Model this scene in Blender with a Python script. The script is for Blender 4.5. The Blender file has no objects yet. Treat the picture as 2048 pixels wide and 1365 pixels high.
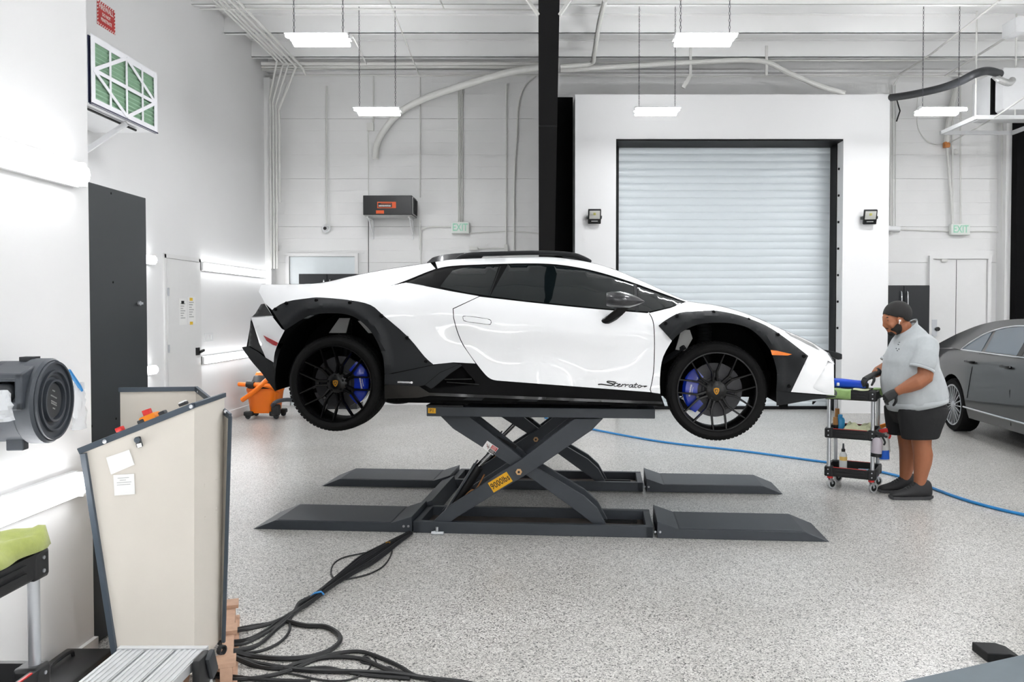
import bpy, bmesh, math, random
import numpy as np
from mathutils import Vector, Matrix, geometry

random.seed(7)
SC = bpy.context.scene
COL = SC.collection
V = Vector

# ------------------------------------------------------------------ camera
F = 1593.0                       # focal length in pixels of the 2048 px wide frame (28 mm lens)
CX, CY = 1080.0, 657.0           # principal point
TH = math.radians(1.33)          # the camera looks slightly down
H = 1.63                         # eye height
cam_d = bpy.data.cameras.new('camera')
cam_d.sensor_width = 36.0
cam_d.lens = F * 36.0 / 2048.0
cam_d.shift_x = -(CX - 1024.0) / 2048.0
cam_d.shift_y = (CY - 682.5) / 2048.0
cam_d.clip_start = 0.05
cam_d.clip_end = 200
cam = bpy.data.objects.new('camera', cam_d)
COL.objects.link(cam)
cam.location = (0, 0, H)
cam.rotation_euler = (math.pi / 2 - TH, 0, 0)
SC.camera = cam

# ------------------------------------------------------------------ world, exposure
w = bpy.data.worlds.new('world')
SC.world = w
w.use_nodes = True
w.node_tree.nodes['Background'].inputs[0].default_value = (0.8, 0.85, 0.9, 1)
w.node_tree.nodes['Background'].inputs[1].default_value = 0.3
SC.view_settings.view_transform = 'Standard'
SC.view_settings.look = 'None'
SC.view_settings.gamma = 1.0
SC.view_settings.use_curve_mapping = False
SC.view_settings.exposure = 1.18
SC.cycles.max_bounces = 6
SC.cycles.diffuse_bounces = 3
SC.cycles.glossy_bounces = 3
SC.cycles.sample_clamp_indirect = 6.0
SC.cycles.blur_glossy = 0.3
SC.cycles.adaptive_threshold = 0.1
SC.cycles.adaptive_min_samples = 16
SC.cycles.transparent_max_bounces = 6
LAMP = 44.0
STRIP = 5.4
AMB = 0.0

# ------------------------------------------------------------------ pixel helpers (2048 x 1365 frame)
_fw = V((0, math.cos(TH), -math.sin(TH)))
_up = V((0, math.sin(TH), math.cos(TH)))
_rt = V((1, 0, 0))
EYE = V((0, 0, H))

def ray(px, py):
    return _fw + _rt * ((px - CX) / F) - _up * ((py - CY) / F)

def at(px, py, Y):               # the point of the place seen at a pixel, at depth Y
    d = ray(px, py)
    return EYE + d * (Y / d.y)

def fl(px, py, z=0.0):           # ... on a level plane
    d = ray(px, py)
    return EYE + d * ((z - H) / d.z)

def onx(px, py, X):              # ... on a plane parallel to the side walls
    d = ray(px, py)
    return EYE + d * (X / d.x)

# ------------------------------------------------------------------ mesh builder
ORIG = {}

def link(o, parent=None):
    COL.objects.link(o)
    if parent is not None:
        o.parent = parent
    return o

def thing(name, label, cat, loc=(0, 0, 0), rotz=0.0, group=None, local=False):
    o = bpy.data.objects.new(name, None)
    o.empty_display_size = 0.1
    COL.objects.link(o)
    o.location = loc
    o.rotation_euler = (0, 0, rotz)
    tag(o, label, cat, group)
    if not local:
        ORIG[o.name] = V(loc)
    return o

def tag(o, label=None, cat=None, group=None, kind=None):
    if label: o['label'] = label
    if cat: o['category'] = cat
    if group: o['group'] = group
    if kind: o['kind'] = kind
    return o

def frame_of(d, up=(0, 0, 1)):
    d = V(d).normalized()
    u = V(up)
    if abs(d.dot(u)) > 0.98:
        u = V((1, 0, 0))
    s = d.cross(u).normalized()
    t = s.cross(d).normalized()
    return d, s, t

class MB:
    def __init__(self):
        self.v = []; self.f = []
    def add(self, vs, fs):
        n = len(self.v)
        self.v.extend(V(p) for p in vs)
        self.f.extend(tuple(i + n for i in f) for f in fs)
        return self
    def box(self, c, s, R=None):
        c = V(c); x, y, z = (k / 2 for k in s)
        p = [V((a * x, b * y, d * z)) for a in (-1, 1) for b in (-1, 1) for d in (-1, 1)]
        if R is not None: p = [R @ q for q in p]
        return self.add([c + q for q in p], [(0, 1, 3, 2), (4, 6, 7, 5), (0, 4, 5, 1), (2, 3, 7, 6), (0, 2, 6, 4), (1, 5, 7, 3)])
    def bx(self, x0, x1, y0, y1, z0, z1):
        return self.box(((x0 + x1) / 2, (y0 + y1) / 2, (z0 + z1) / 2), (abs(x1 - x0), abs(y1 - y0), abs(z1 - z0)))
    def rbox(self, c, s, r=0.01, seg=2, R=None):
        bm = bmesh.new()
        bmesh.ops.create_cube(bm, size=1.0)
        for q in bm.verts: q.co = V((q.co.x * s[0], q.co.y * s[1], q.co.z * s[2]))
        bmesh.ops.bevel(bm, geom=bm.edges[:], offset=min(r, min(s) * 0.49), segments=seg, affect='EDGES', profile=0.5)
        bm.verts.ensure_lookup_table()
        vs = [(R @ q.co if R is not None else q.co.copy()) + V(c) for q in bm.verts]
        bm.verts.index_update()
        fs = [tuple(q.index for q in f.verts) for f in bm.faces]
        bm.free()
        return self.add(vs, fs)
    def bar(self, p0, p1, wd, ht, up=(0, 0, 1)):
        p0, p1 = V(p0), V(p1)
        d, s, t = frame_of(p1 - p0, up)
        vs = []
        for p in (p0, p1):
            for a, b in ((-1, -1), (1, -1), (1, 1), (-1, 1)):
                vs.append(p + s * (a * wd / 2) + t * (b * ht / 2))
        return self.add(vs, [(0, 1, 2, 3), (7, 6, 5, 4), (0, 4, 5, 1), (1, 5, 6, 2), (2, 6, 7, 3), (3, 7, 4, 0)])
    def cyl(self, p0, p1, r0, r1=None, n=16, cap=True):
        if r1 is None: r1 = r0
        return self.tube([p0, p1], [r0, r1], n, cap)
    def tube(self, pts, r, n=8, cap=True, flat=1.0, up=(0, 0, 1)):
        pts = [V(p) for p in pts]
        m = len(pts)
        rs = r if isinstance(r, (list, tuple)) else [r] * m
        rings = []
        t0 = (pts[1] - pts[0]).normalized()
        _, s, t = frame_of(t0, up)
        prev = t0
        for i, p in enumerate(pts):
            if i == 0: d = t0
            elif i == m - 1: d = (pts[-1] - pts[-2]).normalized()
            else:
                d = (pts[i + 1] - pts[i]).normalized() + (pts[i] - pts[i - 1]).normalized()
                d = d.normalized() if d.length > 1e-6 else prev
            q = prev.rotation_difference(d)
            s = q @ s; t = q @ t; prev = d
            rings.append([p + s * (math.cos(2 * math.pi * k / n) * rs[i]) + t * (math.sin(2 * math.pi * k / n) * rs[i] * flat) for k in range(n)])
        return self.loft(rings, cap)
    def loft(self, rings, cap=True, closed=True):
        n = len(rings[0]); m = len(rings)
        vs = [p for rg in rings for p in rg]
        fs = []
        for i in range(m - 1):
            for k in range(n if closed else n - 1):
                k2 = (k + 1) % n
                fs.append((i * n + k, i * n + k2, (i + 1) * n + k2, (i + 1) * n + k))
        if cap and closed:
            fs.append(tuple(range(n - 1, -1, -1)))
            fs.append(tuple((m - 1) * n + k for k in range(n)))
        return self.add(vs, fs)
    def lathe(self, prof, o, axis=(0, 0, 1), n=24, cap=False, up=(0, 0, 1)):
        d, s, t = frame_of(axis, up)
        o = V(o)
        rings = [[o + d * h + s * (math.cos(2 * math.pi * k / n) * r) + t * (math.sin(2 * math.pi * k / n) * r) for k in range(n)] for r, h in prof]
        return self.loft(rings, cap)
    def prism(self, loop, vec):
        a = [V(p) for p in loop]; vec = V(vec)
        n = len(a)
        vs = a + [p + vec for p in a]
        fs = [tuple(range(n - 1, -1, -1)), tuple(range(n, 2 * n))]
        fs += [(i, (i + 1) % n, n + (i + 1) % n, n + i) for i in range(n)]
        return self.add(vs, fs)
    def ell(self, c, r, R=None, nu=20, nv=12):
        c = V(c); rings = []
        for j in range(nv + 1):
            ph = math.pi * j / nv
            sr = max(math.sin(ph), 0.02)
            rg = []
            for k in range(nu):
                a = 2 * math.pi * k / nu
                p = V((r[0] * sr * math.cos(a), r[1] * sr * math.sin(a), r[2] * math.cos(ph)))
                rg.append(c + (R @ p if R is not None else p))
            rings.append(rg)
        return self.loft(rings, True)
    def quad(self, a, b, c, d):
        return self.add([a, b, c, d], [(0, 1, 2, 3)])
    def build(self, name, mat, parent=None, smooth=35.0, bevel=0.0, solid=0.0, subsurf=0, fix=True):
        me = bpy.data.meshes.new(name)
        off = ORIG.get(parent.name) if parent is not None else None
        vs = [tuple(p - off) for p in self.v] if off is not None else [tuple(p) for p in self.v]
        me.from_pydata(vs, [], self.f)
        if fix:
            bm = bmesh.new(); bm.from_mesh(me)
            bmesh.ops.recalc_face_normals(bm, faces=bm.faces[:])
            bm.to_mesh(me); bm.free()
        if smooth:
            me.polygons.foreach_set('use_smooth', [True] * len(me.polygons))
            me.set_sharp_from_angle(angle=math.radians(smooth))
        me.update()
        if mat is not None: me.materials.append(MAT[mat] if isinstance(mat, str) else mat)
        o = bpy.data.objects.new(name, me)
        link(o, parent)
        if off is not None: ORIG[o.name] = off
        if solid:
            m = o.modifiers.new('solid', 'SOLIDIFY'); m.thickness = solid; m.offset = 0
        if bevel:
            m = o.modifiers.new('bevel', 'BEVEL'); m.width = bevel; m.segments = 2; m.limit_method = 'ANGLE'; m.angle_limit = math.radians(40)
        if subsurf:
            m = o.modifiers.new('sub', 'SUBSURF'); m.levels = subsurf; m.render_levels = subsurf
        return o

def smooth_path(pts, k=6):       # Catmull-Rom through points
    pts = [V(p) for p in pts]
    out = []
    n = len(pts)
    for i in range(n - 1):
        p0 = pts[max(i - 1, 0)]; p1 = pts[i]; p2 = pts[i + 1]; p3 = pts[min(i + 2, n - 1)]
        for j in range(k):
            t = j / k
            out.append(0.5 * ((2 * p1) + (p2 - p0) * t + (2 * p0 - 5 * p1 + 4 * p2 - p3) * t * t + (3 * p1 - p0 - 3 * p2 + p3) * t ** 3))
    out.append(pts[-1])
    return out

def copy_tree(o, parent=None):
    c = o.copy(); COL.objects.link(c); c.parent = parent
    for ch in list(o.children): copy_tree(ch, c)
    return c

TMP = bpy.data.scenes.new('tmp_eval')
def evaluated_mesh(o):            # mesh of an object with its modifiers, worked out apart from the big scene
    TMP.collection.objects.link(o)
    with bpy.context.temp_override(scene=TMP, view_layer=TMP.view_layers[0]):
        dg = bpy.context.evaluated_depsgraph_get()
        dg.update()
        me = bpy.data.meshes.new_from_object(o.evaluated_get(dg))
    TMP.collection.objects.unlink(o)
    return me

def text(body, size, M, name, mat, parent=None, depth=0.001, sx=1.0, align='CENTER', bold=0.0):
    cu = bpy.data.curves.new(name, 'FONT')
    cu.body = body; cu.size = size; cu.extrude = depth; cu.offset = bold
    cu.align_x = align; cu.align_y = 'CENTER'
    cu.resolution_u = 2
    tmp = bpy.data.objects.new(name, cu)
    me = evaluated_mesh(tmp)
    bpy.data.objects.remove(tmp); bpy.data.curves.remove(cu)
    me.name = name
    off = ORIG.get(parent.name) if parent is not None else None
    for q in me.vertices:
        p = M @ V((q.co.x * sx, q.co.y, q.co.z))
        q.co = p - off if off is not None else p
    me.materials.clear(); me.materials.append(MAT[mat])
    o = bpy.data.objects.new(name, me)
    link(o, parent)
    if off is not None: ORIG[o.name] = off
    return o

def marks(wd, ht, n, M, name, mat, parent, depth=0.0006, seed=1):   # a line of print too small to read: short strokes in a row
    rnd = random.Random(seed)
    m = MB(); x = -wd / 2
    for k in range(n):
        c = wd / n
        a, b = x + c * 0.08, x + c * 0.9
        h0, h1 = -ht / 2, ht / 2 * rnd.uniform(0.7, 1.0)
        st = c * 0.24
        for q0, q1, r0, r1 in ((a, a + st, h0, h1), (b - st, b, h0 * rnd.uniform(0.6, 1), h1), (a, b, -st / 2, st / 2)):
            m.add([M @ V((q0, r0, depth)), M @ V((q1, r0, depth)), M @ V((q1, r1, depth)), M @ V((q0, r1, depth))], [(0, 1, 2, 3)])
        x += c
    return m.build(name, mat, parent, smooth=0, fix=False)

def basis(o, x, z):              # matrix whose x and normal (z) axes are given
    x = V(x).normalized(); z = V(z).normalized()
    y = z.cross(x).normalized(); x = y.cross(z).normalized()
    return Matrix(((x.x, y.x, z.x, o[0]), (x.y, y.y, z.y, o[1]), (x.z, y.z, z.z, o[2]), (0, 0, 0, 1)))

# ------------------------------------------------------------------ materials
MAT = {}

def lin(h):
    h = h.lstrip('#')
    out = []
    for i in (0, 2, 4):
        c = int(h[i:i + 2], 16) / 255.0
        out.append(c / 12.92 if c <= 0.04045 else ((c + 0.055) / 1.055) ** 2.4)
    return out

def mk(name, col, rough=0.5, metal=0.0, var=0.05, vs=12.0, bump=0.0, bs=150.0, coat=0.0, spec=0.5, emit=0.0, rv=0.0, trans=0.0, alpha=1.0, sheen=0.0, sss=0.0):
    m = bpy.data.materials.new(name); m.use_nodes = True
    nt = m.node_tree; N = nt.nodes; L = nt.links
    b = N['Principled BSDF']
    c = lin(col)
    tc = N.new('ShaderNodeTexCoord')
    if emit:
        b.inputs['Base Color'].default_value = (*c, 1)
        b.inputs['Emission Color'].default_value = (*c, 1)
        b.inputs['Emission Strength'].default_value = emit
    else:
        nz = N.new('ShaderNodeTexNoise'); nz.inputs['Scale'].default_value = vs; nz.inputs['Detail'].default_value = 3
        L.new(tc.outputs['Object'], nz.inputs['Vector'])
        mx = N.new('ShaderNodeMix'); mx.data_type = 'RGBA'
        mx.inputs[6].default_value = (*[k * (1 - var) for k in c], 1)
        mx.inputs[7].default_value = (*[min(k * (1 + var), 1) for k in c], 1)
        L.new(nz.outputs['Fac'], mx.inputs[0]); L.new(mx.outputs[2], b.inputs['Base Color'])
        if rv:
            mr = N.new('ShaderNodeMapRange'); mr.inputs[3].default_value = max(rough - rv, 0.02); mr.inputs[4].default_value = rough + rv
            L.new(nz.outputs['Fac'], mr.inputs[0]); L.new(mr.outputs[0], b.inputs['Roughness'])
    if not rv: b.inputs['Roughness'].default_value = rough
    b.inputs['Metallic'].default_value = metal
    b.inputs['Specular IOR Level'].default_value = spec
    b.inputs['Coat Weight'].default_value = coat
    b.inputs['Coat Roughness'].default_value = 0.03
    b.inputs['Transmission Weight'].default_value = trans
    b.inputs['Alpha'].default_value = alpha
    b.inputs['Sheen Weight'].default_value = sheen
    b.inputs['Subsurface Weight'].default_value = sss
    if sss: b.inputs['Subsurface Radius'].default_value = (0.02, 0.008, 0.004)
    if bump:
        n2 = N.new('ShaderNodeTexNoise'); n2.inputs['Scale'].default_value = bs; n2.inputs['Detail'].default_value = 4
        L.new(tc.outputs['Object'], n2.inputs['Vector'])
        bp = N.new('ShaderNodeBump'); bp.inputs['Strength'].default_value = bump; bp.inputs['Distance'].default_value = 0.004
        L.new(n2.outputs['Fac'], bp.inputs['Height']); L.new(bp.outputs['Normal'], b.inputs['Normal'])
    MAT[name] = m
    return m

def mk_floor():
    m = bpy.data.materials.new('flake_floor'); m.use_nodes = True
    nt = m.node_tree; N = nt.nodes; L = nt.links
    b = N['Principled BSDF']
    g = N.new('ShaderNodeNewGeometry')
    vo = N.new('ShaderNodeTexVoronoi'); vo.inputs['Scale'].default_value = 165; vo.inputs['Randomness'].default_value = 1
    L.new(g.outputs['Position'], vo.inputs['Vector'])
    sp = N.new('ShaderNodeSeparateColor'); L.new(vo.outputs['Color'], sp.inputs[0])
    cr = N.new('ShaderNodeValToRGB'); cr.color_ramp.interpolation = 'CONSTANT'
    st = [(0.0, '3c3c3b'), (0.05, '706f6d'), (0.13, '9f9e9b'), (0.28, 'b8b6b2'), (0.5, 'cac8c4'), (0.72, 'd8d6d2'), (0.9, 'e8e6e3')]
    e = cr.color_ramp.elements
    while len(e) < len(st): e.new(0.5)
    for k, (p, c) in enumerate(st):
        e[k].position = p; e[k].color = (*lin(c), 1)
    L.new(sp.outputs[0], cr.inputs[0])
    nz = N.new('ShaderNodeTexNoise'); nz.inputs['Scale'].default_value = 0.9; nz.inputs['Detail'].default_value = 5
    L.new(g.outputs['Position'], nz.inputs['Vector'])
    r2 = N.new('ShaderNodeValToRGB')
    r2.color_ramp.elements[0].position = 0.3; r2.color_ramp.elements[0].color = (0.86, 0.855, 0.84, 1)
    r2.color_ramp.elements[1].position = 0.7; r2.color_ramp.elements[1].color = (1, 1, 1, 1)
    L.new(nz.outputs['Fac'], r2.inputs[0])
    mu = N.new('ShaderNodeMix'); mu.data_type = 'RGBA'; mu.blend_type = 'MULTIPLY'; mu.inputs[0].default_value = 1
    L.new(cr.outputs[0], mu.inputs[6]); L.new(r2.outputs[0], mu.inputs[7]); L.new(mu.outputs[2], b.inputs['Base Color'])
    b.inputs['Roughness'].default_value = 0.3
    b.inputs['Specular IOR Level'].default_value = 0.5
    bp = N.new('ShaderNodeBump'); bp.inputs['Strength'].default_value = 0.12; bp.inputs['Distance'].default_value = 0.002
    L.new(sp.outputs[1], bp.inputs['Height']); L.new(bp.outputs['Normal'], b.inputs['Normal'])
    MAT['floor'] = m

mk_floor()
mk('wall_paint', 'eeeeee', 0.55, var=0.02, vs=1.2, bump=0.05, bs=90)
mk('wall_block', 'eaeae9', 0.7, var=0.035, vs=2.5, bump=0.35, bs=60)
mk('ceiling_paint', 'f2f2f1', 0.6, var=0.03, vs=2.0)
mk('pipe_white', 'dcdcd8', 0.5, var=0.04)
mk('steel_black', '0e0e0f', 0.5, var=0.12, vs=6, spec=0.25)
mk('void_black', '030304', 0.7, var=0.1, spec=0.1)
mk('gasket_black', '08080a', 0.5, var=0.1, spec=0.2)
mk('curtain', 'd8e0e4', 0.35, var=0.03, vs=3, metal=0.0)
mk('led', 'fcfdff', 0.4, emit=LAMP)
mk('strip', 'fcfdff', 0.4, emit=STRIP)
mk('fixture_white', 'f0f0f0', 0.4)
mk('chain', '55565a', 0.45, metal=0.8)
mk('cable_black', '151618', 0.5, var=0.1)
# ================================================================== the room
XL, XN, XR = -4.6, -2.034, 10.5
YB, YN, YF = 13.6, 3.6, -5.5
ZD, ZP = 5.92, 5.66             # roof deck, underside of the purlins

def struct(mb, name, mat, parent=None, **k):
    o = mb.build(name, mat, parent, **k)
    if parent is None: o['kind'] = 'structure'
    return o

floor = struct(MB().bx(XL - 0.2, XR + 0.2, YF - 0.2, YB + 0.2, -0.12, 0), 'floor', 'floor', smooth=0)
wall_left = struct(MB().bx(XL - 0.2, XL, YN, YB + 0.2, 0, ZD + 0.1), 'wall_left', 'wall_paint', smooth=0)
wall_part = struct(MB().bx(XL - 0.2, XN, YF - 0.2, YN, 0, ZD + 0.1), 'wall_partition', 'wall_paint', smooth=0)
wall_right = struct(MB().bx(XR, XR + 0.2, YF - 0.2, YB + 0.2, 0, ZD + 0.1), 'wall_right', 'wall_paint', smooth=0)
wall_front = struct(MB().bx(XN, XR, YF - 0.2, YF, 0, ZD + 0.1), 'wall_front', 'wall_paint', smooth=0)
ceiling = struct(MB().bx(XL - 0.2, XR + 0.2, YF - 0.2, YB + 0.2, ZD, ZD + 0.15), 'ceiling', 'ceiling_paint', smooth=0)
wall_back = struct(MB().bx(XL, XR, YB + 0.03, YB + 0.2, 0, ZD), 'wall_back', 'wall_block', smooth=0)
# painted block courses, each with a shallow joint above it
CH = 0.2032
for i in range(29):
    MB().bx(XL, XR, YB + random.uniform(-0.0007, 0.0007), YB + 0.05, i * CH, min((i + 1) * CH - (0.004 if i in (11, 14, 18, 23) else 0.0008), ZD)).build('block_course', 'wall_block', wall_back, smooth=0, bevel=0.0006)
# baseboards
for nm, mb in (('baseboard_left', MB().bx(XL, XL + 0.02, YN, YB, 0, 0.13)),
               ('baseboard_partition', MB().bx(XN, XN + 0.02, YF, YN, 0, 0.14))):
    struct(mb, nm, 'wall_paint')
# purlins under the roof deck: Z sections that run across the room
yy = 12.8
while yy > YF:
    m = MB()
    m.bx(XL, XR, yy - 0.006, yy + 0.006, ZP, ZD)
    m.bx(XL, XR, yy - 0.006, yy + 0.075, ZP, ZP + 0.008)
    m.bx(XL, XR, yy - 0.075, yy + 0.006, ZD - 0.008, ZD)
    m.build('purlin', 'ceiling_paint', ceiling, smooth=0)
    yy -= 1.1
MB().bx(XL, XR, YB - 0.12, YB, 5.63, 5.66).build('eave_angle', 'ceiling_paint', ceiling, smooth=0)
# corner pilaster in the left back corner
struct(MB().bx(XL, XL + 0.10, YB - 0.25, YB, 0, 5.5), 'trim_1', 'wall_block', smooth=0)

# ------------------------------------------------------------------ the white surround of the roll-up door
PY = 12.5
pL = at(1150, 400, PY).x; pR = at(1778, 400, PY).x; pT = at(1400, 189, PY).z
oL = at(1232, 400, PY).x; oR = at(1686, 400, PY).x; oT = at(1400, 278, PY).z
DY = 13.03
m = MB()
m.bx(pL, oL, PY, YB, 0, pT); m.bx(oR, pR, PY, YB, 0, pT); m.bx(oL, oR, PY, YB, oT, pT)
pier = struct(m, 'wall_pier', 'wall_paint', smooth=0)
door = struct(MB().bx(oL, oR, DY + 0.05, DY + 0.09, 0, oT), 'door_1', 'curtain', smooth=0)
door['label'] = 'closed white roll-up shutter door'
n = 36; dh = oT / n
for i in range(n):
    rg = []
    for x in (oL, oR):
        rg.append([V((x, DY + 0.05 - d, i * dh + dh * t)) for t, d in ((0.01, 0.0), (0.05, 0.006), (0.3, 0.013), (0.65, 0.013), (0.93, 0.006), (0.985, 0.0), (0.985, -0.01), (0.01, -0.01))])
    MB().loft(rg).build('slat', 'curtain', door)
MB().bx(oL, oR, DY - 0.03, DY + 0.02, -0.0, 0.05).build('bottom_bar', 'gasket_black', door)
m = MB(); m.bx(oL, oR, PY + 0.02, DY + 0.02, oT - 0.025, oT)
m.build('head_seal', 'gasket_black', door)
gx = at(1664, 500, DY).x
MB().bx(gx, oR, DY - 0.06, DY + 0.02, 0, oT - 0.02).build('side_guide', 'gasket_black', door)
MB().bx(oR - 0.012, oR, PY + 0.25, DY, 0, oT - 0.02).build('jamb_seal', 'gasket_black', door)
MB().bx(oL, oL + 0.09, DY - 0.06, DY + 0.02, 0, oT - 0.02).build('side_guide', 'gasket_black', door)
for k in range(9):
    z = 0.5 + k * 0.42
    MB().cyl((oR, PY + 0.16, z), (oR - 0.02, PY + 0.16, z), 0.02, n=6).build('bolt', 'gasket_black', door)
# black panel between the column and the surround
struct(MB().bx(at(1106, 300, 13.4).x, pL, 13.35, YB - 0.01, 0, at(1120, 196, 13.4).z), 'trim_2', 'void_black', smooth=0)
# black panel and pilaster at the right edge of the view
bx0 = at(2026, 400, 13.3).x
struct(MB().bx(bx0, bx0 + 1.2, 13.2, YB - 0.01, 0, at(2030, 240, 13.2).z), 'trim_3', 'void_black', smooth=0)
struct(MB().bx(at(2008, 400, 13.4).x, bx0, 13.35, YB, 0, 5.6), 'trim_4', 'wall_block', smooth=0)

# ------------------------------------------------------------------ tapered black steel column with its rafter
col = bpy.data.objects.new('steel_column', None); COL.objects.link(col); tag(col, 'black tapered steel column in front of the back wall', kind='structure')
cxm = 0.095; hw = 0.112
yb0, yb1 = 12.45, 7.95          # front flange at the floor and at the knee
zt = 5.05
def fy(z): return 12.45 if z < 1.0 else 12.45 + (8.3 - 12.45) * ((z - 1.0) / (zt - 1.0)) ** 1.15
zs = [0, 1.0, 1.6, 2.2, 2.8, 3.4, 4.0, 4.5, zt]
fr = [V((0, fy(z), z)) for z in zs]
m = MB()
m.loft([[V((cxm - hw, p.y - 0.012, p.z)), V((cxm + hw, p.y - 0.012, p.z)), V((cxm + hw, p.y + 0.012, p.z)), V((cxm - hw, p.y + 0.012, p.z))] for p in fr])
m.build('front_flange', 'steel_black', col)
m = MB()
lp = [V((cxm - 0.006, p.y, p.z)) for p in fr] + [V((cxm - 0.006, fy(zt), 5.6)), V((cxm - 0.006, 13.2, 5.6)), V((cxm - 0.006, 13.2, 0))]
m.prism(lp, (0.012, 0, 0)); m.build('web', 'steel_black', col, smooth=0)
MB().bx(cxm - hw, cxm + hw, 13.2, 13.22, 0, 5.6).build('rear_flange', 'steel_black', col)
MB().bx(cxm - 0.006, cxm + 0.006, YF, fy(zt), 5.1, 5.6).build('rafter_web', 'steel_black', col)
MB().bx(cxm - hw, cxm + hw, YF, fy(zt), 5.08, 5.1).build('rafter_flange', 'steel_black', col)
MB().bx(cxm - hw, cxm + hw, YF, 13.2, 5.6, 5.62).build('rafter_flange', 'steel_black', col)
for py in (66, 281):
    z = at(1100, py, 10.5).z
    MB().bx(cxm - hw, cxm + hw, fy(z) - 0.02, fy(z) + 0.25, z - 0.012, z + 0.012).build('stiffener', 'steel_black', col)
# white flange braces that rise from the column to the purlins
pk = V((cxm, fy(4.8), 4.78))
for sx in (-1, 1):
    m = MB(); m.bar(pk + V((sx * hw, 0, 0)), pk + V((sx * 0.75, -0.05, 0.9)), 0.05, 0.03)
    m.build('flange_brace', 'pipe_white', ceiling)
# ================================================================== hanging LED fixtures
def make_hanger():
    t = thing('hanging_light', 'x', 'light', (0, 0, 0), local=True)
    MB().rbox((0, 0, 0.03), (0.60, 0.07, 0.05), 0.01).build('driver_box', 'fixture_white', t)
    for s in (-1, 1):
        rg = []
        for x in (-0.30, 0.30):
            rg.append([V((x, s * 0.03, 0.016)), V((x, s * 0.115, 0.012)), V((x, s * 0.115, 0.018)), V((x, s * 0.03, 0.03))])
        MB().loft(rg).build('reflector', 'fixture_white', t)
        R = Matrix.Rotation(-s * 0.16, 3, 'X')
        MB().rbox((0, s * 0.11, -0.012), (0.56, 0.085, 0.03), 0.008, R=R).build('tube_light', 'led', t)
    for s in (-1, 1):
        m = MB(); z = 0.06; k = 0
        top = 5.66 - HZ
        while z < top - 0.02:
            c = V((s * 0.24, 0, z + 0.017))
            w_ = V((0.008, 0, 0)) if k % 2 else V((0, 0.008, 0))
            ring = [c + w_ * math.cos(a) * 1.0 + V((0, 0, 0.02)) * math.sin(a) for a in [2 * math.pi * q / 6 for q in range(6)]]
            m.tube(ring + [ring[0]], 0.0028, 4, cap=False)
            z += 0.034; k += 1
        m.build('chain', 'chain', t)
    return t

HZ = at(755, 222, 10.7).z
_h = make_hanger()
spots = []
for (px, py, Y, lab) in ((755, 222, 10.7, 'twin-tube LED light hanging by chains in front of the grey block wall'),
                         (1314, 222, 10.7, 'twin-tube LED light hanging in front of the roll-up door surround'),
                         (1881, 222, 10.7, 'twin-tube LED light hanging at the right above the white double door'),
                         (637, 78, 7.87, 'large near twin-tube LED light hanging at the upper left near the white wall'),
                         (1410, 76, 7.87, 'large near twin-tube LED light hanging right of the black column')):
    p = at(px, py, Y)
    spots.append((p.x, Y, lab, 'hanging LED lights'))
for Y in (10.7, 7.87, 5.04, 2.2, -0.6, -3.4):
    for X in (-2.18 if Y > 4 else None, 1.62, 5.4, 9.1):
        if X is None or (Y == 10.7 and X < 9) or (Y == 7.87 and X < 5): continue
        spots.append((X, Y, 'twin-tube LED light hanging outside the view', 'hanging LED lights outside the view'))
for i, (x, y, lab, g) in enumerate(spots):
    o = _h if i == 0 else copy_tree(_h)
    o.location = (x, y, HZ)
    tag(o, lab, 'light', g)

# ------------------------------------------------------------------ LED strips along the left walls
def strip(X, y0, y1, z, label):
    L = y1 - y0
    t = thing('led_strip_light', label, 'light', (X, (y0 + y1) / 2, z), group='LED strips on the left walls')
    MB().bx(X + 0.001, X + 0.03, y0, y1, z - 0.055, z + 0.055).build('backplate', 'fixture_white', t)
    m = MB()
    prof = [(0.03, -0.05), (0.055, -0.045), (0.075, -0.025), (0.08, 0.0), (0.075, 0.025), (0.055, 0.045), (0.03, 0.05)]
    m.loft([[V((X + a, y, z + b)) for a, b in prof] for y in (y0 + 0.01, y1 - 0.01)])
    m.build('diffuser', 'strip', t)
    for y in (y0, y1 - 0.02):
        MB().bx(X + 0.002, X + 0.06, y, y + 0.02, z - 0.052, z + 0.052).build('end_cap', 'fixture_white', t)
    return t

zu = onx(178, 352, XN + 0.06).z; zl = onx(175, 966, XN + 0.06).z
strip(XN, -1.4, onx(179, 352, XN + 0.07).y, zu, 'bright LED strip high on the nearest white wall above the hose reel')
strip(XN, -1.4, onx(176, 966, XN + 0.07).y, zl, 'bright LED strip low on the nearest white wall behind the beige console')
fu = onx(398, 533, XL).z; fd = onx(398, 722, XL).z
yA = onx(398, 533, XL).y; yBq = onx(533, 533, XL).y
strip(XL, yA, yBq, fu, 'LED strip on the far left wall right of the white door, upper one')
strip(XL, yA, yBq, fd, 'LED strip on the far left wall behind the car tail, lower one')
yC = onx(302, 515, XL).y
strip(XL, 6.6, yC, fu, 'LED strip end peeking out beside the dark cabinet, upper one')
strip(XL, 6.6, yC, onx(302, 740, XL).z, 'LED strip end peeking out beside the dark cabinet, lower one')

# the same strips on the wall behind the camera
def strip_front(x0, x1, z):
    t = thing('led_strip_light', 'LED strip on the wall behind the camera outside the view', 'light', ((x0 + x1) / 2, YF, z), group='LED strips behind the camera')
    MB().bx(x0, x1, YF + 0.001, YF + 0.03, z - 0.055, z + 0.055).build('backplate', 'fixture_white', t)
    MB().bx(x0 + 0.02, x1 - 0.02, YF + 0.03, YF + 0.07, z - 0.045, z + 0.045).build('diffuser', 'strip', t)
for k in range(4):
    strip_front(-1.6 + 2.6 * k, 0.8 + 2.6 * k, zu); strip_front(-1.6 + 2.6 * k, 0.8 + 2.6 * k, zl)
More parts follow.
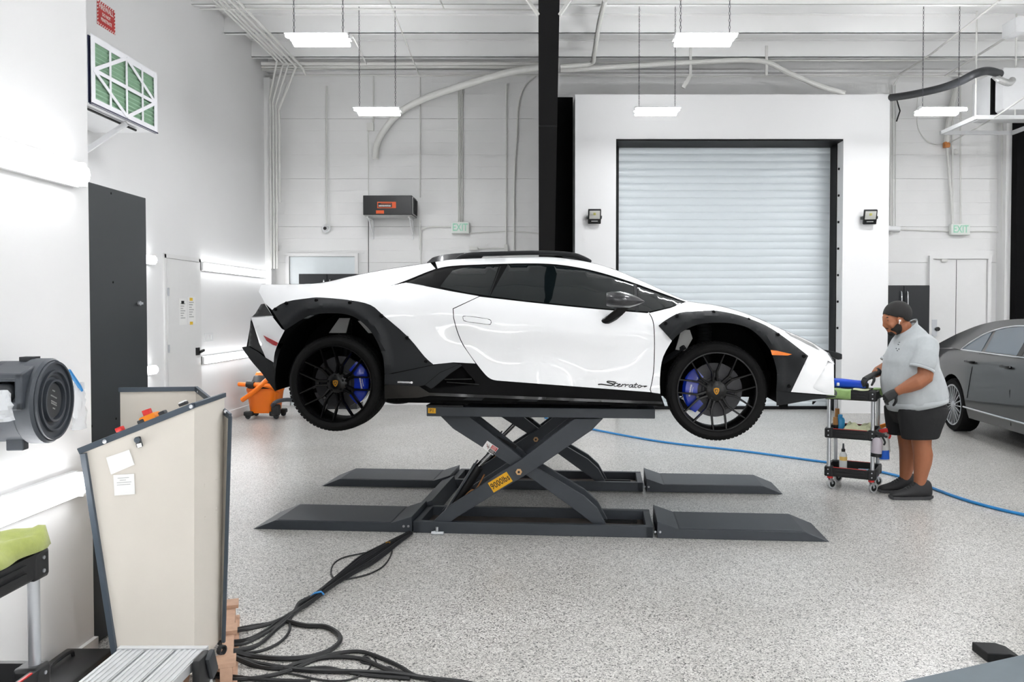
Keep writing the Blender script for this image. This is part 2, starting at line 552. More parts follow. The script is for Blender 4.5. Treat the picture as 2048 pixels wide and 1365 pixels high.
# ================================================================== materials for vehicles and lift
mk('car_white', 'f4f5f6', 0.28, var=0.0, coat=1.0, spec=0.5)
mk('cladding', '1b1d1f', 0.6, var=0.12, vs=200, bump=0.15, bs=500, spec=0.25)
mk('gloss_black', '060708', 0.2, var=0.1, spec=0.35)
mk('matte_black', '070708', 0.6, var=0.15, vs=40, spec=0.1)
mk('tint_glass', '0a1113', 0.03, var=0.1, spec=0.55)
mk('tyre', '101010', 0.75, var=0.25, vs=80, bump=0.3, bs=120, spec=0.15)
mk('piano_black', '060708', 0.12, var=0.05, spec=0.6)
mk('rim_black', '060607', 0.25, var=0.1, spec=0.35)
mk('disc', '3d3d3f', 0.4, metal=0.5, var=0.15, vs=60)
mk('caliper', '0a2ea8', 0.25, var=0.05, coat=0.6)
mk('gold', 'b07a1c', 0.35, metal=0.6, var=0.1)
mk('amber', 'e8780a', 0.2, var=0.05, coat=0.5)
mk('tail_red', 'a80c18', 0.2, var=0.05, coat=0.5)
mk('print_white', 'e6e6e6', 0.5, var=0.02)
mk('print_black', '0c0c0c', 0.5, var=0.02)
mk('mesh_grey', '8d8d8c', 0.5, metal=0.4, var=0.3, vs=300)
mk('carbon', '2a2b2e', 0.28, var=0.2, vs=30, coat=0.5)
mk('chrome', 'c8cacd', 0.12, metal=1.0, var=0.03)
mk('alu', 'c9ccd0', 0.32, metal=0.85, var=0.05)

# ================================================================== panels cut from an outline and given their depth
def resample(poly, step):
    out = []
    n = len(poly)
    for i in range(n):
        a = V(poly[i]); b = V(poly[(i + 1) % n])
        k = max(1, int((b - a).length / step))
        for j in range(k): out.append(tuple(a + (b - a) * (j / k)))
    return out

def curve2(pts, k=4):            # smooth open 2D line
    return [tuple(p[:2]) for p in smooth_path([(p[0], p[1], 0) for p in pts], k)]

def inside(p, poly):
    x, y = p; c = False; n = len(poly); j = n - 1
    for i in range(n):
        xi, yi = poly[i]; xj, yj = poly[j]
        if (yi > y) != (yj > y) and x < (xj - xi) * (y - yi) / (yj - yi) + xi: c = not c
        j = i
    return c

def shrink(poly, d):             # pull an outline inwards by d
    n = len(poly); out = []
    ar = sum(poly[i][0] * poly[(i + 1) % n][1] - poly[(i + 1) % n][0] * poly[i][1] for i in range(n))
    s = 1 if ar > 0 else -1
    for i in range(n):
        a, b, c = V(poly[i - 1]), V(poly[i]), V(poly[(i + 1) % n])
        e1 = (b - a); e2 = (c - b)
        if e1.length < 1e-6 or e2.length < 1e-6: out.append(poly[i]); continue
        e1.normalize(); e2.normalize()
        n1 = V((-e1.y, e1.x)) * s; n2 = V((-e2.y, e2.x)) * s
        q = n1 + n2
        if q.length < 0.3: q = n1
        else: q = q / max(q.length ** 2 / 2, 0.5)
        out.append(tuple(b + q * d))
    return out

def panel_mb(poly, fmap, holes=(), dw=0.0, step=12.0, edge=7.0, rim=0.014, mirror=False):
    poly = resample(poly, edge)
    loops = [poly] + [resample(h, edge) for h in holes]
    pts = []; edges = []
    for lp in loops:
        n0 = len(pts)
        pts += lp
        edges += [(n0 + i, n0 + (i + 1) % len(lp)) for i in range(len(lp))]
    allb = np.array(pts)
    xs = [p[0] for p in poly]; ys = [p[1] for p in poly]
    y = min(ys) + step / 2; row = 0
    while y < max(ys):
        x = min(xs) + (step / 2 if row % 2 else 0)
        while x < max(xs):
            if inside((x, y), poly) and not any(inside((x, y), h) for h in loops[1:]):
                if np.min((allb[:, 0] - x) ** 2 + (allb[:, 1] - y) ** 2) > (step * 0.45) ** 2: pts.append((x, y))
            x += step
        y += step * 0.87; row += 1
    res = geometry.delaunay_2d_cdt([V(p) for p in pts], edges, [], 0, 1e-4)
    v2 = res[0]; faces = []
    for f in res[2]:
        c = (sum(v2[i].x for i in f) / len(f), sum(v2[i].y for i in f) / len(f))
        if inside(c, poly) and not any(inside(c, h) for h in loops[1:]): faces.append(tuple(f))
    g = (lambda q: dw(q.x, q.y)) if callable(dw) else (lambda q: dw)
    top = [fmap(q.x, q.y, g(q)) for q in v2]
    m = MB()
    vs = list(top); fs = faces
    if rim:
        from collections import Counter
        cnt = Counter()
        for f in faces:
            for i in range(len(f)):
                cnt[frozenset((f[i], f[(i + 1) % len(f)]))] += 1
        low = {}
        for e, k in cnt.items():
            if k == 1:
                a, b = tuple(e)
                for q in (a, b):
                    if q not in low:
                        low[q] = len(vs); vs.append(fmap(v2[q].x, v2[q].y, g(v2[q]) - rim))
                fs.append((a, b, low[b], low[a]))
    if mirror: vs = [V((p.x, -p.y, p.z)) for p in vs]
    return m.add(vs, fs)

def panel(name, poly, mat, parent, fmap, both=True, smooth=40.0, **k):
    o = panel_mb(poly, fmap, **k).build(name, mat, parent, smooth=smooth)
    if both:
        return o, panel_mb(poly, fmap, mirror=True, **k).build(name, mat, parent, smooth=smooth)
    return o, None

# ================================================================== the white sports car on the lift
CA = math.radians(5.31)
CO = V((-1.388, 6.666, 0.0))
CE1 = V((math.cos(CA), -math.sin(CA), 0)); CE2 = V((math.sin(CA), math.cos(CA), 0))
car = thing('sports_car', 'white sports car with black arch cladding raised on a grey scissor lift', 'car', CO, -CA, local=True)

def c_ray(px, py, wd):           # pixel seen on the car's lengthwise plane at half width wd -> car coordinates
    d = ray(px, py)
    t = (-wd + CE2.dot(CO - EYE)) / CE2.dot(d)
    p = EYE + d * t - CO
    return V((CE1.dot(p), -wd, p.z))

WP = [(517, 584, .72), (522, 568, .70), (529, 606, .77), (501, 636, .79), (496, 690, .77), (484, 696, .74), (546, 725, .88), (550, 780, .86), (531, 716, .86), (560, 680, .925),
      (545, 621, .87), (572, 605, .915), (617, 597, .935), (642, 596, .94), (701, 601, .95), (741, 611, .955), (765, 631, .955), (815, 674, .95), (866, 729, .95), (570, 661, .94), (605, 638, .955), (667, 627, .965), (713, 637, .965), (748, 674, .965), (767, 720, .965), (770, 749, .965),
      (560, 569, .72), (640, 566, .74), (700, 553, .72), (760, 541, .68), (830, 530, .62), (870, 524, .58),
      (580, 585, .84), (640, 582, .87), (700, 580, .87), (760, 575, .865), (760, 600, .93), (820, 600, .925), (850, 620, .935), (870, 650, .93), (880, 700, .928), (906, 725, .93),
      (781, 574, .84), (830, 556, .76), (865, 541, .70), (905, 533, .63), (985, 529, .58), (1080, 528, .57), (1150, 535, .58), (1200, 546, .60), (1260, 564, .63), (1310, 582, .66), (1371, 604, .73),
      (905, 519, .55), (985, 516, .52), (1080, 514, .51), (1180, 525, .53), (1230, 540, .56), (1290, 565, .60), (1345, 590, .65), (1380, 603, .69),
      (868, 576, .86), (959, 593, .885), (1083, 607, .89), (1194, 618, .89), (1272, 624, .885), (1297, 626, .88), (1340, 616, .82),
      (906, 618, .925), (925, 690, .917), (1000, 697, .920), (960, 632, .926), (1100, 705, .920), (1200, 711, .918), (980, 758, .925), (1050, 640, .93), (1050, 700, .922), (1050, 770, .93), (1150, 640, .928), (1150, 710, .919), (1150, 775, .928), (1250, 650, .922), (1250, 710, .918), (1250, 780, .928), (1300, 700, .922), (1302, 786, .935), (1302, 660, .92),
      (770, 798, .95), (866, 780, .96), (950, 800, .96), (1100, 790, .955), (1100, 812, .95), (1300, 812, .95), (1321, 790, .95), (1321, 740, .945),
      (1320, 652, .925), (1360, 627, .915), (1394, 623.5, .915), (1424, 622, .925), (1454, 626, .93), (1484, 633, .93), (1511, 643, .93), (1539, 656, .925), (1571, 678, .91), (1601, 700, .89), (1616, 712, .875), (1345, 682, .95), (1385, 653, .955), (1434, 646, .96), (1489, 653, .96), (1529, 684, .955), (1550, 727, .95), (1553, 772, .94), (1580, 785, .91),
      (1440, 612, .80), (1500, 630, .80), (1560, 657, .78), (1620, 683, .72), (1655, 705, .66), (1380, 615, .83),
      (1668, 730, .80), (1668, 790, .79), (1640, 740, .85), (1620, 740, .872), (1620, 790, .865), (1580, 740, .91), (1552, 803, .91), (1600, 800, .87)]
_P = np.array([(a / 100.0, b / 100.0) for a, b, c in WP]); _Wv = np.array([c for a, b, c in WP])
def _tps(r2): return 0.5 * r2 * np.log(r2 + 1e-12)
_n = len(_P)
_K = _tps(((_P[:, None, :] - _P[None, :, :]) ** 2).sum(-1)) + np.eye(_n) * 0.02
_Q = np.hstack([np.ones((_n, 1)), _P])
_A = np.zeros((_n + 3, _n + 3)); _A[:_n, :_n] = _K; _A[:_n, _n:] = _Q; _A[_n:, :_n] = _Q.T
_sol = np.linalg.solve(_A, np.concatenate([_Wv, np.zeros(3)]))
def cw(px, py):
    d = ((_P - np.array((px / 100.0, py / 100.0))) ** 2).sum(1)
    return float(_tps(d) @ _sol[:_n] + _sol[_n] + _sol[_n + 1] * px / 100.0 + _sol[_n + 2] * py / 100.0)
def cmap(px, py, dw=0.0): return c_ray(px, py, cw(px, py) + dw)

# outlines in the photograph's frame
top_line = curve2([(522, 568), (560, 569), (640, 566), (700, 553), (760, 541), (830, 530), (870, 524), (905, 519), (985, 516), (1080, 514), (1130, 517), (1180, 525), (1230, 540), (1290, 565), (1345, 590), (1380, 603), (1440, 612), (1500, 630), (1560, 657), (1620, 683), (1655, 705)], 4)
rc_out = curve2([(544, 621), (572, 604.6), (617, 597.5), (642, 596), (701, 601.5), (741, 611), (765.5, 631), (815, 674), (848.6, 714), (865, 728.6)], 3)
rc_in = curve2([(769, 748), (767, 720), (759, 695), (748.6, 674), (734.7, 655), (713, 637), (691.6, 629), (667, 627), (630, 629), (605.5, 638.5), (584, 652), (570, 661)], 3)
fc_out = curve2([(1317.8, 652), (1332, 641), (1359.7, 626.8), (1394.5, 623.5), (1424, 622), (1454, 626), (1484, 633.5), (1511.6, 643.4), (1539, 656), (1571.4, 678), (1601, 700.7), (1615.8, 712.4)], 3)
fc_in = curve2([(1552.7, 782.4), (1554, 749), (1550, 727), (1541.5, 703), (1529, 684.5), (1509, 664.6), (1489, 653), (1459, 646.7), (1434, 646), (1409.5, 647), (1384.6, 653.4), (1359.7, 667), (1344.7, 682)], 3)
rwell_l = curve2([(570, 661), (556, 689), (548.5, 714), (547.6, 757), (550.6, 783)], 3)
fwell_l = curve2([(1344.7, 682), (1327, 714), (1321, 747), (1321, 784), (1330, 814)], 3)
belt = curve2([(1297, 626), (1272, 624), (1194, 617.8), (1082.8, 606.7), (958.9, 592.8)], 4)
door_rear = curve2([(958.9, 592.8), (906, 617.8)], 2) + curve2([(907, 636), (914, 662), (926.8, 691.6), (952, 728), (971, 751.4), (982.5, 759.8), (993.7, 762.6)], 3)
door_bot = [(1302.8, 786)]
door_front = curve2([(1300.6, 780), (1306, 754), (1308.6, 722), (1309, 672), (1306, 642), (1297.4, 625)], 3)
dlo_top = curve2([(781, 573), (812, 562), (865, 541), (905, 532.5), (985, 529), (1045, 527.5), (1100, 528.5), (1150, 534.5), (1200, 545.5), (1260, 564), (1310, 582), (1371, 604)], 4)
dlo_bot = [(1340, 616), (1297, 626)] + belt[1:] + [(905, 583), (870, 576), (840, 570), (812, 565)]

def upto(line, x0, x1): return [p for p in line if x0 <= p[0] <= x1]
GAP = 1.0
# rear quarter panel
quarter = upto(top_line, 500, 868) + [(872, 538)] + [p for p in reversed(upto(dlo_top, 781, 866))] + [(812, 565), (840, 570), (870, 576), (905, 583), (958.9, 592.8)] + door_rear[2:10] + [(952, 728), (906.5, 725.8), (866, 730)] + list(reversed(rc_out)) + [(529, 606.7), (517, 584)]
panel('rear_quarter_panel', shrink(quarter, GAP * 0.6), 'car_white', car, cmap)
# roof side and A pillar
rs = upto(top_line, 870, 1380) + [(1371, 604)] + list(reversed(upto(dlo_top, 872, 1371)))
panel('roof_side', shrink(rs, 0.4), 'car_white', car, cmap, step=8)
# door
dpoly = list(reversed(belt)) + [(1297.4, 625)]
dpoly = door_rear + door_bot + door_front + belt[1:-1]
panel('door', shrink(dpoly, GAP), 'car_white', car, cmap)
# front fender
fend = [(1297.4, 626.5), (1340, 616), (1371, 604), (1380, 603)] + upto(top_line, 1385, 1700) + [(1668, 728), (1669, 792), (1581, 785)] + list(reversed(fc_out)) + fwell_l[:10] + [(1321, 788.7), (1302.8, 786)] + door_front
blade = [(1625, 776), (1648, 738), (1656, 722), (1666, 727.5), (1666.5, 788.5), (1652, 787.5), (1636, 782)]
panel('front_fender', shrink(fend, GAP * 0.6), 'car_white', car, cmap, holes=[blade])
# cladding with a raised crease that follows the arch
def crease(line, amp, wid):
    q = np.array(line)
    def g(x, y): return 0.014 + amp * math.exp(-np.min((q[:, 0] - x) ** 2 + (q[:, 1] - y) ** 2) / wid ** 2)
    return g
rcp = rc_out + [(866, 730), (773, 749)] + rc_in
rcr = curve2([(566, 656), (602, 625), (632, 614), (685, 614), (716, 627), (748, 655), (764, 690), (770, 730)], 5)
panel('rear_arch_cladding', rcp, 'cladding', car, cmap, dw=crease(rcr, 0.03, 9.0), step=7, edge=6, rim=0.05)
fcp = fc_out + [(1581, 785)] + fc_in
fcr = curve2([(1338, 672), (1365, 648), (1400, 634), (1434, 633), (1470, 636), (1505, 650), (1540, 680), (1558, 716), (1562, 770)], 5)
panel('front_arch_cladding', fcp, 'cladding', car, cmap, dw=crease(fcr, 0.03, 9.0), step=7, edge=6, rim=0.05)
for px, py in ((551, 619), (573, 607), (633, 601), (700, 606), (763, 632), (814, 676), (852, 723), (1331, 647), (1354, 632), (1427, 625), (1497, 640), (1556, 670), (1608, 713), (1578, 773)):
    for s in (1, -1):
        p = cmap(px, py, 0.018); p.y *= s
        MB().cyl(p, p + V((0, -0.014 * s, 0)), 0.014, 0.011, n=10).build('cladding_rivet', 'matte_black', car)
panel('side_marker', [(1541.5, 700.7), (1554, 702), (1584, 709), (1576, 711.5), (1544, 710.7)], 'amber', car, cmap, dw=0.05, step=5, edge=4)
# tail: lamp, bumper, diffuser
panel('tail_lamp', [(522, 608.7), (529, 607.7), (545, 632), (504.6, 633.5), (511, 627)], 'gloss_black', car, cmap, dw=0.004, step=6, edge=5)
panel('rear_bumper', shrink([(501.5, 635), (544.6, 633), (564, 658)] + rwell_l[:9] + [(546.7, 725.6), (531, 716), (519, 689)], 0.4), 'car_white', car, cmap)
panel('rear_marker', [(526.5, 671), (556, 686), (553, 692.5), (545, 690), (533, 682)], 'tail_red', car, cmap, dw=0.008, step=5, edge=4)
panel('bumper_vent', [(501.5, 641), (519, 689), (531, 716.4), (517, 706), (496.4, 696)], 'gloss_black', car, cmap, step=6, edge=5)
panel('rear_diffuser', [(484, 695), (496, 693), (517, 705), (531, 716.4), (546.7, 727.7), (550.6, 783), (523, 746), (506.7, 727.7), (489, 705)], 'cladding', car, cmap, dw=0.012, step=7, rim=0.04)
# side skirt with its scoop
sk_top = [(769, 749), (785.6, 748), (866, 731), (906.5, 726), (953, 729), (971, 751.4), (982.5, 759.8), (993.7, 762.6), (1302.8, 786), (1321, 788.7), (1330, 814)]
panel('side_skirt', sk_top + [(1300, 812), (950, 802), (818, 800), (769, 798)], 'matte_black', car, cmap, dw=0.006, holes=[[(922, 731), (951, 764), (948, 769), (900, 775), (866, 777)]], rim=0.06)
panel('skirt_flare', [(769, 749), (785.6, 748), (866, 731), (906.5, 726), (918, 729), (880, 745), (849, 771), (840, 773), (769, 769.5)], 'cladding', car, cmap, dw=0.026, rim=0.03, step=8)
panel('scoop_frame', [(921, 728), (924, 732), (900, 748), (868, 775), (862, 778), (850, 771), (880, 746)], 'cladding', car, cmap, dw=0.04, rim=0.03, step=6, edge=5)
panel('scoop_lining', [(922, 731), (951, 764), (948, 769), (900, 775), (866, 777)], 'void_black', car, cmap, dw=-0.09, step=9)
for a, b in (((882, 759), (945, 758)), ((895, 764), (960, 769))):
    for s in (1, -1):
        p, q = cmap(*a, -0.02), cmap(*b, 0.0); p.y *= s; q.y *= s
        MB().bar(p, q, 0.05, 0.008).build('scoop_fin', 'gloss_black', car)
panel('skirt_blade', [(769, 770), (838, 773), (858, 786), (1325, 804), (1326, 809), (860, 792), (836, 796), (769, 798)], 'piano_black', car, cmap, dw=0.035, rim=0.05, step=6, edge=8)
for px in (925, 1035, 1135, 1245):
    panel('skirt_step', [(px, 800 + (px - 900) * 0.022), (px + 12, 794 + (px - 900) * 0.022), (px + 45, 795 + (px - 900) * 0.022), (px + 38, 801 + (px - 900) * 0.022)], 'cladding', car, cmap, dw=0.012, step=6, edge=6)
# badge on the flare and model script on the door
fb = c_ray(808, 765, cw(808, 765) + 0.031)
fx = (c_ray(824, 765.6, cw(824, 765.6) + 0.031) - fb)
marks(0.094, 0.015, 8, basis(fb, fx, (0, -1, 0)), 'badge', 'print_white', car)
for hx, hy in ((823.2, 765.6),):
    p = c_ray(hx, hy, cw(hx, hy) + 0.031)
    MB().cyl(p, p + V((0, -0.001, 0)), 0.009, n=6).build('badge', 'print_white', car)
script = [[(1196, 769.5), (1203, 769), (1216, 771), (1224, 771.5), (1226, 769), (1219, 766.5), (1214, 764.5), (1217, 763), (1230, 764.5)],
          [(1232, 764), (1228, 771.5), (1231, 773), (1236, 771)], [(1227, 767), (1236, 767.6)],
          [(1236, 771.5), (1241, 769.5), (1238, 768.6), (1234.5, 772), (1238, 774), (1244, 771.5)],
          [(1245, 768.5), (1243, 774)], [(1244.5, 770.5), (1251, 768.8)], [(1252, 769), (1250, 774.5)], [(1251.5, 771), (1258, 769.6)],
          [(1266, 770), (1260, 770.4), (1258, 774), (1262, 775), (1266, 770.4), (1264.5, 775), (1269, 774.5)],
          [(1273, 766.5), (1269, 774.8), (1273, 775.4)], [(1268, 769.4), (1276, 770)],
          [(1279, 771), (1275.5, 774), (1278.5, 776), (1283, 773), (1280, 771), (1279, 772)], [(1283, 773), (1294, 772.6), (1288, 774.6), (1293, 773)]]
m = MB()
for st in script:
    q = smooth_path([cmap(x, y, 0.0015) for x, y in st], 4)
    m.tube(q, 0.0042 if st is script[0] else 0.0030, 5)
m.build('model_script', 'print_black', car)
# windows
panel('window_trim', dlo_top + dlo_bot, 'matte_black', car, cmap, dw=-0.008, step=14)
panel('quarter_window', [(906, 540), (935, 533.5), (998, 531.5), (977, 592), (930, 585), (880, 574), (890, 560)], 'tint_glass', car, cmap, dw=-0.004, step=14)
panel('door_window', upto(dlo_top, 1003, 1262)[0:1] + [(x, y + 2.5) for x, y in upto(dlo_top, 1003, 1262)] + [(1268, 569), (1271, 622), (1194, 616), (1083, 605), (980, 593)], 'tint_glass', car, cmap, dw=-0.004, step=14)
panel('vent_window', [(1275, 572.5), (1310, 585), (1368, 604.5), (1340, 614.5), (1297, 624), (1277, 622.5)], 'tint_glass', car, cmap, dw=-0.004, step=14)
panel('window_pillar', [(1267, 568), (1273, 570), (1277, 623.5), (1271, 623)], 'cladding', car, cmap, dw=0.0, step=10)
panel('window_divider', [(1000, 533), (1002, 533), (979.5, 592.5), (977.5, 592.3)], 'cladding', car, cmap, dw=0.0, step=10)
panel('intake_lip', [(783, 573.5), (812, 563), (848, 566), (868, 574), (838, 571)], 'car_white', car, cmap, dw=-0.03, step=8)
# door handle outline
hp = [(926, 634), (932, 632.4), (975, 638.5), (982, 643), (981, 648), (976, 649), (934, 643.5), (927, 640)]
q = [cmap(x, y, 0.0005) for x, y in hp]
MB().tube(smooth_path(q + [q[0]], 3), 0.0022, 4).build('door_handle', 'cladding', car)
panel('door_handle', hp, 'car_white', car, cmap, dw=0.0035, step=6, edge=5, rim=0.004)
# dark inner shell behind the panel gaps
shell = top_line + [(1668, 728), (1669, 792), (1552, 803)] + fc_in + fwell_l[1:] + [(1300, 812), (950, 802), (769, 798)] + rc_in + rwell_l[1:] + [(523, 746), (489, 705), (501.5, 636), (544, 633), (529, 608), (519, 585)]
panel('inner_shell', shrink(shell, 2.0), 'void_black', car, cmap, dw=-0.03, step=22, edge=12, rim=0)

# upper surfaces between the two sides
def cap(x0, x1, name, mat, crown, nacross=14, dz=0.0):
    rows = []
    ln = upto(top_line, x0, x1)
    for i, (x, y) in enumerate(ln):
        p = cmap(x, y, 0.0)
        hwid = -p.y
        c = crown(x) if callable(crown) else crown
        rows.append([V((p.x, hwid * (-1 + 2 * k / nacross), p.z + dz + c * (1 - (-1 + 2 * k / nacross) ** 2))) for k in range(nacross + 1)])
    return MB().loft(rows, cap=False, closed=False).build(name, mat, car, smooth=60)
cap(520, 708, 'engine_cover', 'car_white', 0.0)
cap(700, 905, 'rear_window', 'gloss_black', lambda x: 0.02 * (x - 700) / 205)
cap(898, 1190, 'roof', 'car_white', 0.022)
cap(1180, 1352, 'windscreen', 'tint_glass', 0.022)
cap(1345, 1660, 'bonnet', 'car_white', lambda x: 0.016)
# roof rails and scoop
rail = [(912, 521), (935, 510.5), (1000, 507.5), (1080, 506), (1140, 509), (1165, 516), (1182, 525)]
for s in (1, -1):
    q = [c_ray(x, y, 0.50) for x, y in rail]
    for p in q: p.y *= s
    MB().tube(smooth_path(q, 4), [0.012] + [0.017] * 23 + [0.012], 8, flat=1.0).build('roof_rail', 'cladding', car)
    pl = [c_ray(x, y, 0.50) for x, y in ((914, 522), (940, 512), (968, 510), (960, 519))]
    for p in pl: p.y *= s
    MB().prism(pl, (0, 0.02 * s, 0)).build('rail_foot', 'cladding', car)
    pl = [c_ray(x, y, 0.50) for x, y in ((1122, 511), (1150, 512), (1180, 525), (1128, 518))]
    for p in pl: p.y *= s
    MB().prism(pl, (0, 0.02 * s, 0)).build('rail_foot', 'cladding', car)
rg = []
for x, yb, yt, hw_ in ((864, 527, 524, 0.2), (876, 526, 516, 0.24), (893, 525, 511, 0.25), (915, 523, 508.5, 0.25), (937, 520, 507, 0.24)):
    b_, t_ = c_ray(x, yb, 0.0), c_ray(x, yt, 0.0)
    rg.append([V((b_.x, -hw_, b_.z - 0.03)), V((t_.x, -hw_ * 0.85, t_.z - 0.012)), V((t_.x, -hw_ * 0.4, t_.z)), V((t_.x, hw_ * 0.4, t_.z)), V((t_.x, hw_ * 0.85, t_.z - 0.012)), V((b_.x, hw_, b_.z - 0.03))])
MB().loft(rg).build('roof_scoop', 'carbon', car)
# rear spoiler lip, rear fascia, front fascia, underbody
def across(rows, name, mat, bulge, n=14, dzc=0.0):
    R_ = []
    for (px, py) in rows:
        p = cmap(px, py, 0.0); hw_ = -p.y
        R_.append([V((p.x + bulge * (1 - t * t), t * hw_, p.z + dzc * (1 - t * t))) for t in [-1 + 2 * k / n for k in range(n + 1)]])
    return MB().loft(R_, cap=False, closed=False).build(name, mat, car, smooth=50)
across([(523, 568), (518, 583)], 'spoiler_lip', 'car_white', -0.06)
across([(518, 584), (529.5, 606)], 'tail_panel', 'car_white', 0.0)
across([(529.5, 606), (545, 632)], 'tail_recess', 'gloss_black', 0.0)
across([(503, 634), (501, 642)], 'rear_bumper_top', 'car_white', -0.07)
across([(501, 641), (497, 694), (486, 698), (507, 728), (523, 746), (550, 783)], 'rear_fascia', 'cladding', -0.06)
across([(1655, 705), (1662, 716), (1668, 729)], 'nose_lip', 'car_white', 0.13, dzc=-0.03)
across([(1668, 729), (1669, 791)], 'front_grille', 'gloss_black', 0.1)
across([(1668, 790), (1672, 793)], 'front_lip', 'cladding', 0.14)
panel('front_splitter', [(1552.7, 782.4), (1581, 786), (1630, 790.5), (1669, 792.5), (1673, 795), (1625, 800), (1580, 808), (1553, 812)], 'cladding', car, cmap, dw=0.012, step=8, rim=0.05)
panel('front_skid', [(1555, 808), (1576, 808), (1576, 817), (1560, 817)], 'matte_black', car, lambda x, y, d: c_ray(x, y, 0.62 + d), step=8, rim=0.25)
panel('front_skid', [(1625, 803), (1633, 803), (1626, 810), (1624, 808)], 'matte_black', car, lambda x, y, d: c_ray(x, y, 0.70 + d), step=8, rim=0.05)
# white blade in the front bumper
def bl_dw(x, y):
    xs_ = 1625 + (776 - y) * 23 / 38.0 if y < 776 else 1625 + (y - 776) * 1.8
    q = max(0.0, min(1.0, (x - xs_) / max(1667 - xs_, 4.0)))
    return -0.026 * (1 - q) ** 1.3
panel('bumper_blade', blade, 'car_white', car, cmap, dw=bl_dw, step=5, edge=4, rim=0.0)
panel('headlamp', [(1570, 663), (1590, 671), (1626, 688.5), (1639, 700.5), (1634, 698.5), (1612, 687.8), (1580, 671)], 'mesh_grey', car, cmap, dw=0.003, step=6, edge=5)
for s in (-1, 1):                # lamp pods on the nose
    rg = []
    for x, yt, yb, a in ((1646, 699.5, 702, 0.02), (1660, 702, 712, 0.055), (1672, 705, 719, 0.065), (1680, 708, 718, 0.06)):
        t_, b_ = c_ray(x, yt, 0.28), c_ray(x, yb, 0.28)
        rg.append([V((t_.x, s * 0.28 + a, t_.z)), V((t_.x, s * 0.28 - a, t_.z)), V((b_.x, s * 0.28 - a, b_.z)), V((b_.x, s * 0.28 + a, b_.z))])
    MB().loft(rg).build('lamp_pod', 'cladding', car, bevel=0.006)
zb = c_ray(1000, 806, 0.8).z
m = MB(); m.bx(0.42, 2.2, -0.86, 0.86, zb, zb + 0.1); m.bx(-0.45, 3.25, -0.52, 0.52, zb + 0.03, zb + 0.22)
m.build('underbody', 'matte_black', car, smooth=0)

# mirrors
def mir(px, py, wd, s):
    p = c_ray(px, py, wd); p.y *= s
    return p
for s in (1, -1):
    rg = []
    for x, yt, yb, ww, tt in ((1213, 586, 612, 1.03, 0.05), (1222, 583.5, 615, 1.04, 0.075), (1240, 583, 616.5, 1.05, 0.085), (1258, 587, 616, 1.045, 0.08), (1275, 594, 611, 1.035, 0.06), (1289, 602.5, 604.5, 1.02, 0.02)):
        t_, b_ = c_ray(x, yt, ww), c_ray(x, yb, ww)
        mid = (t_ + b_) / 2; hh = (t_.z - b_.z) / 2
        rg.append([V((mid.x, s * (mid.y - math.cos(a) * tt), mid.z + math.sin(a) * hh)) for a in [2 * math.pi * k / 14 for k in range(14)]])
    mr = MB().loft(rg).build('wing_mirror', 'carbon', car)
    rg = []
    for x, y, ww, r in ((1249, 614, 1.03, 0.032), (1236, 626, 1.0, 0.036), (1224, 636, 0.965, 0.038), (1214, 642, 0.93, 0.036)):
        c = c_ray(x, y, ww); c.y *= s
        rg.append([c + V((math.cos(a) * r * 1.1, 0, math.sin(a) * r * 0.62)) for a in [2 * math.pi * k / 10 for k in range(10)]])
    MB().loft(rg).build('mirror_arm', 'gloss_black', mr)

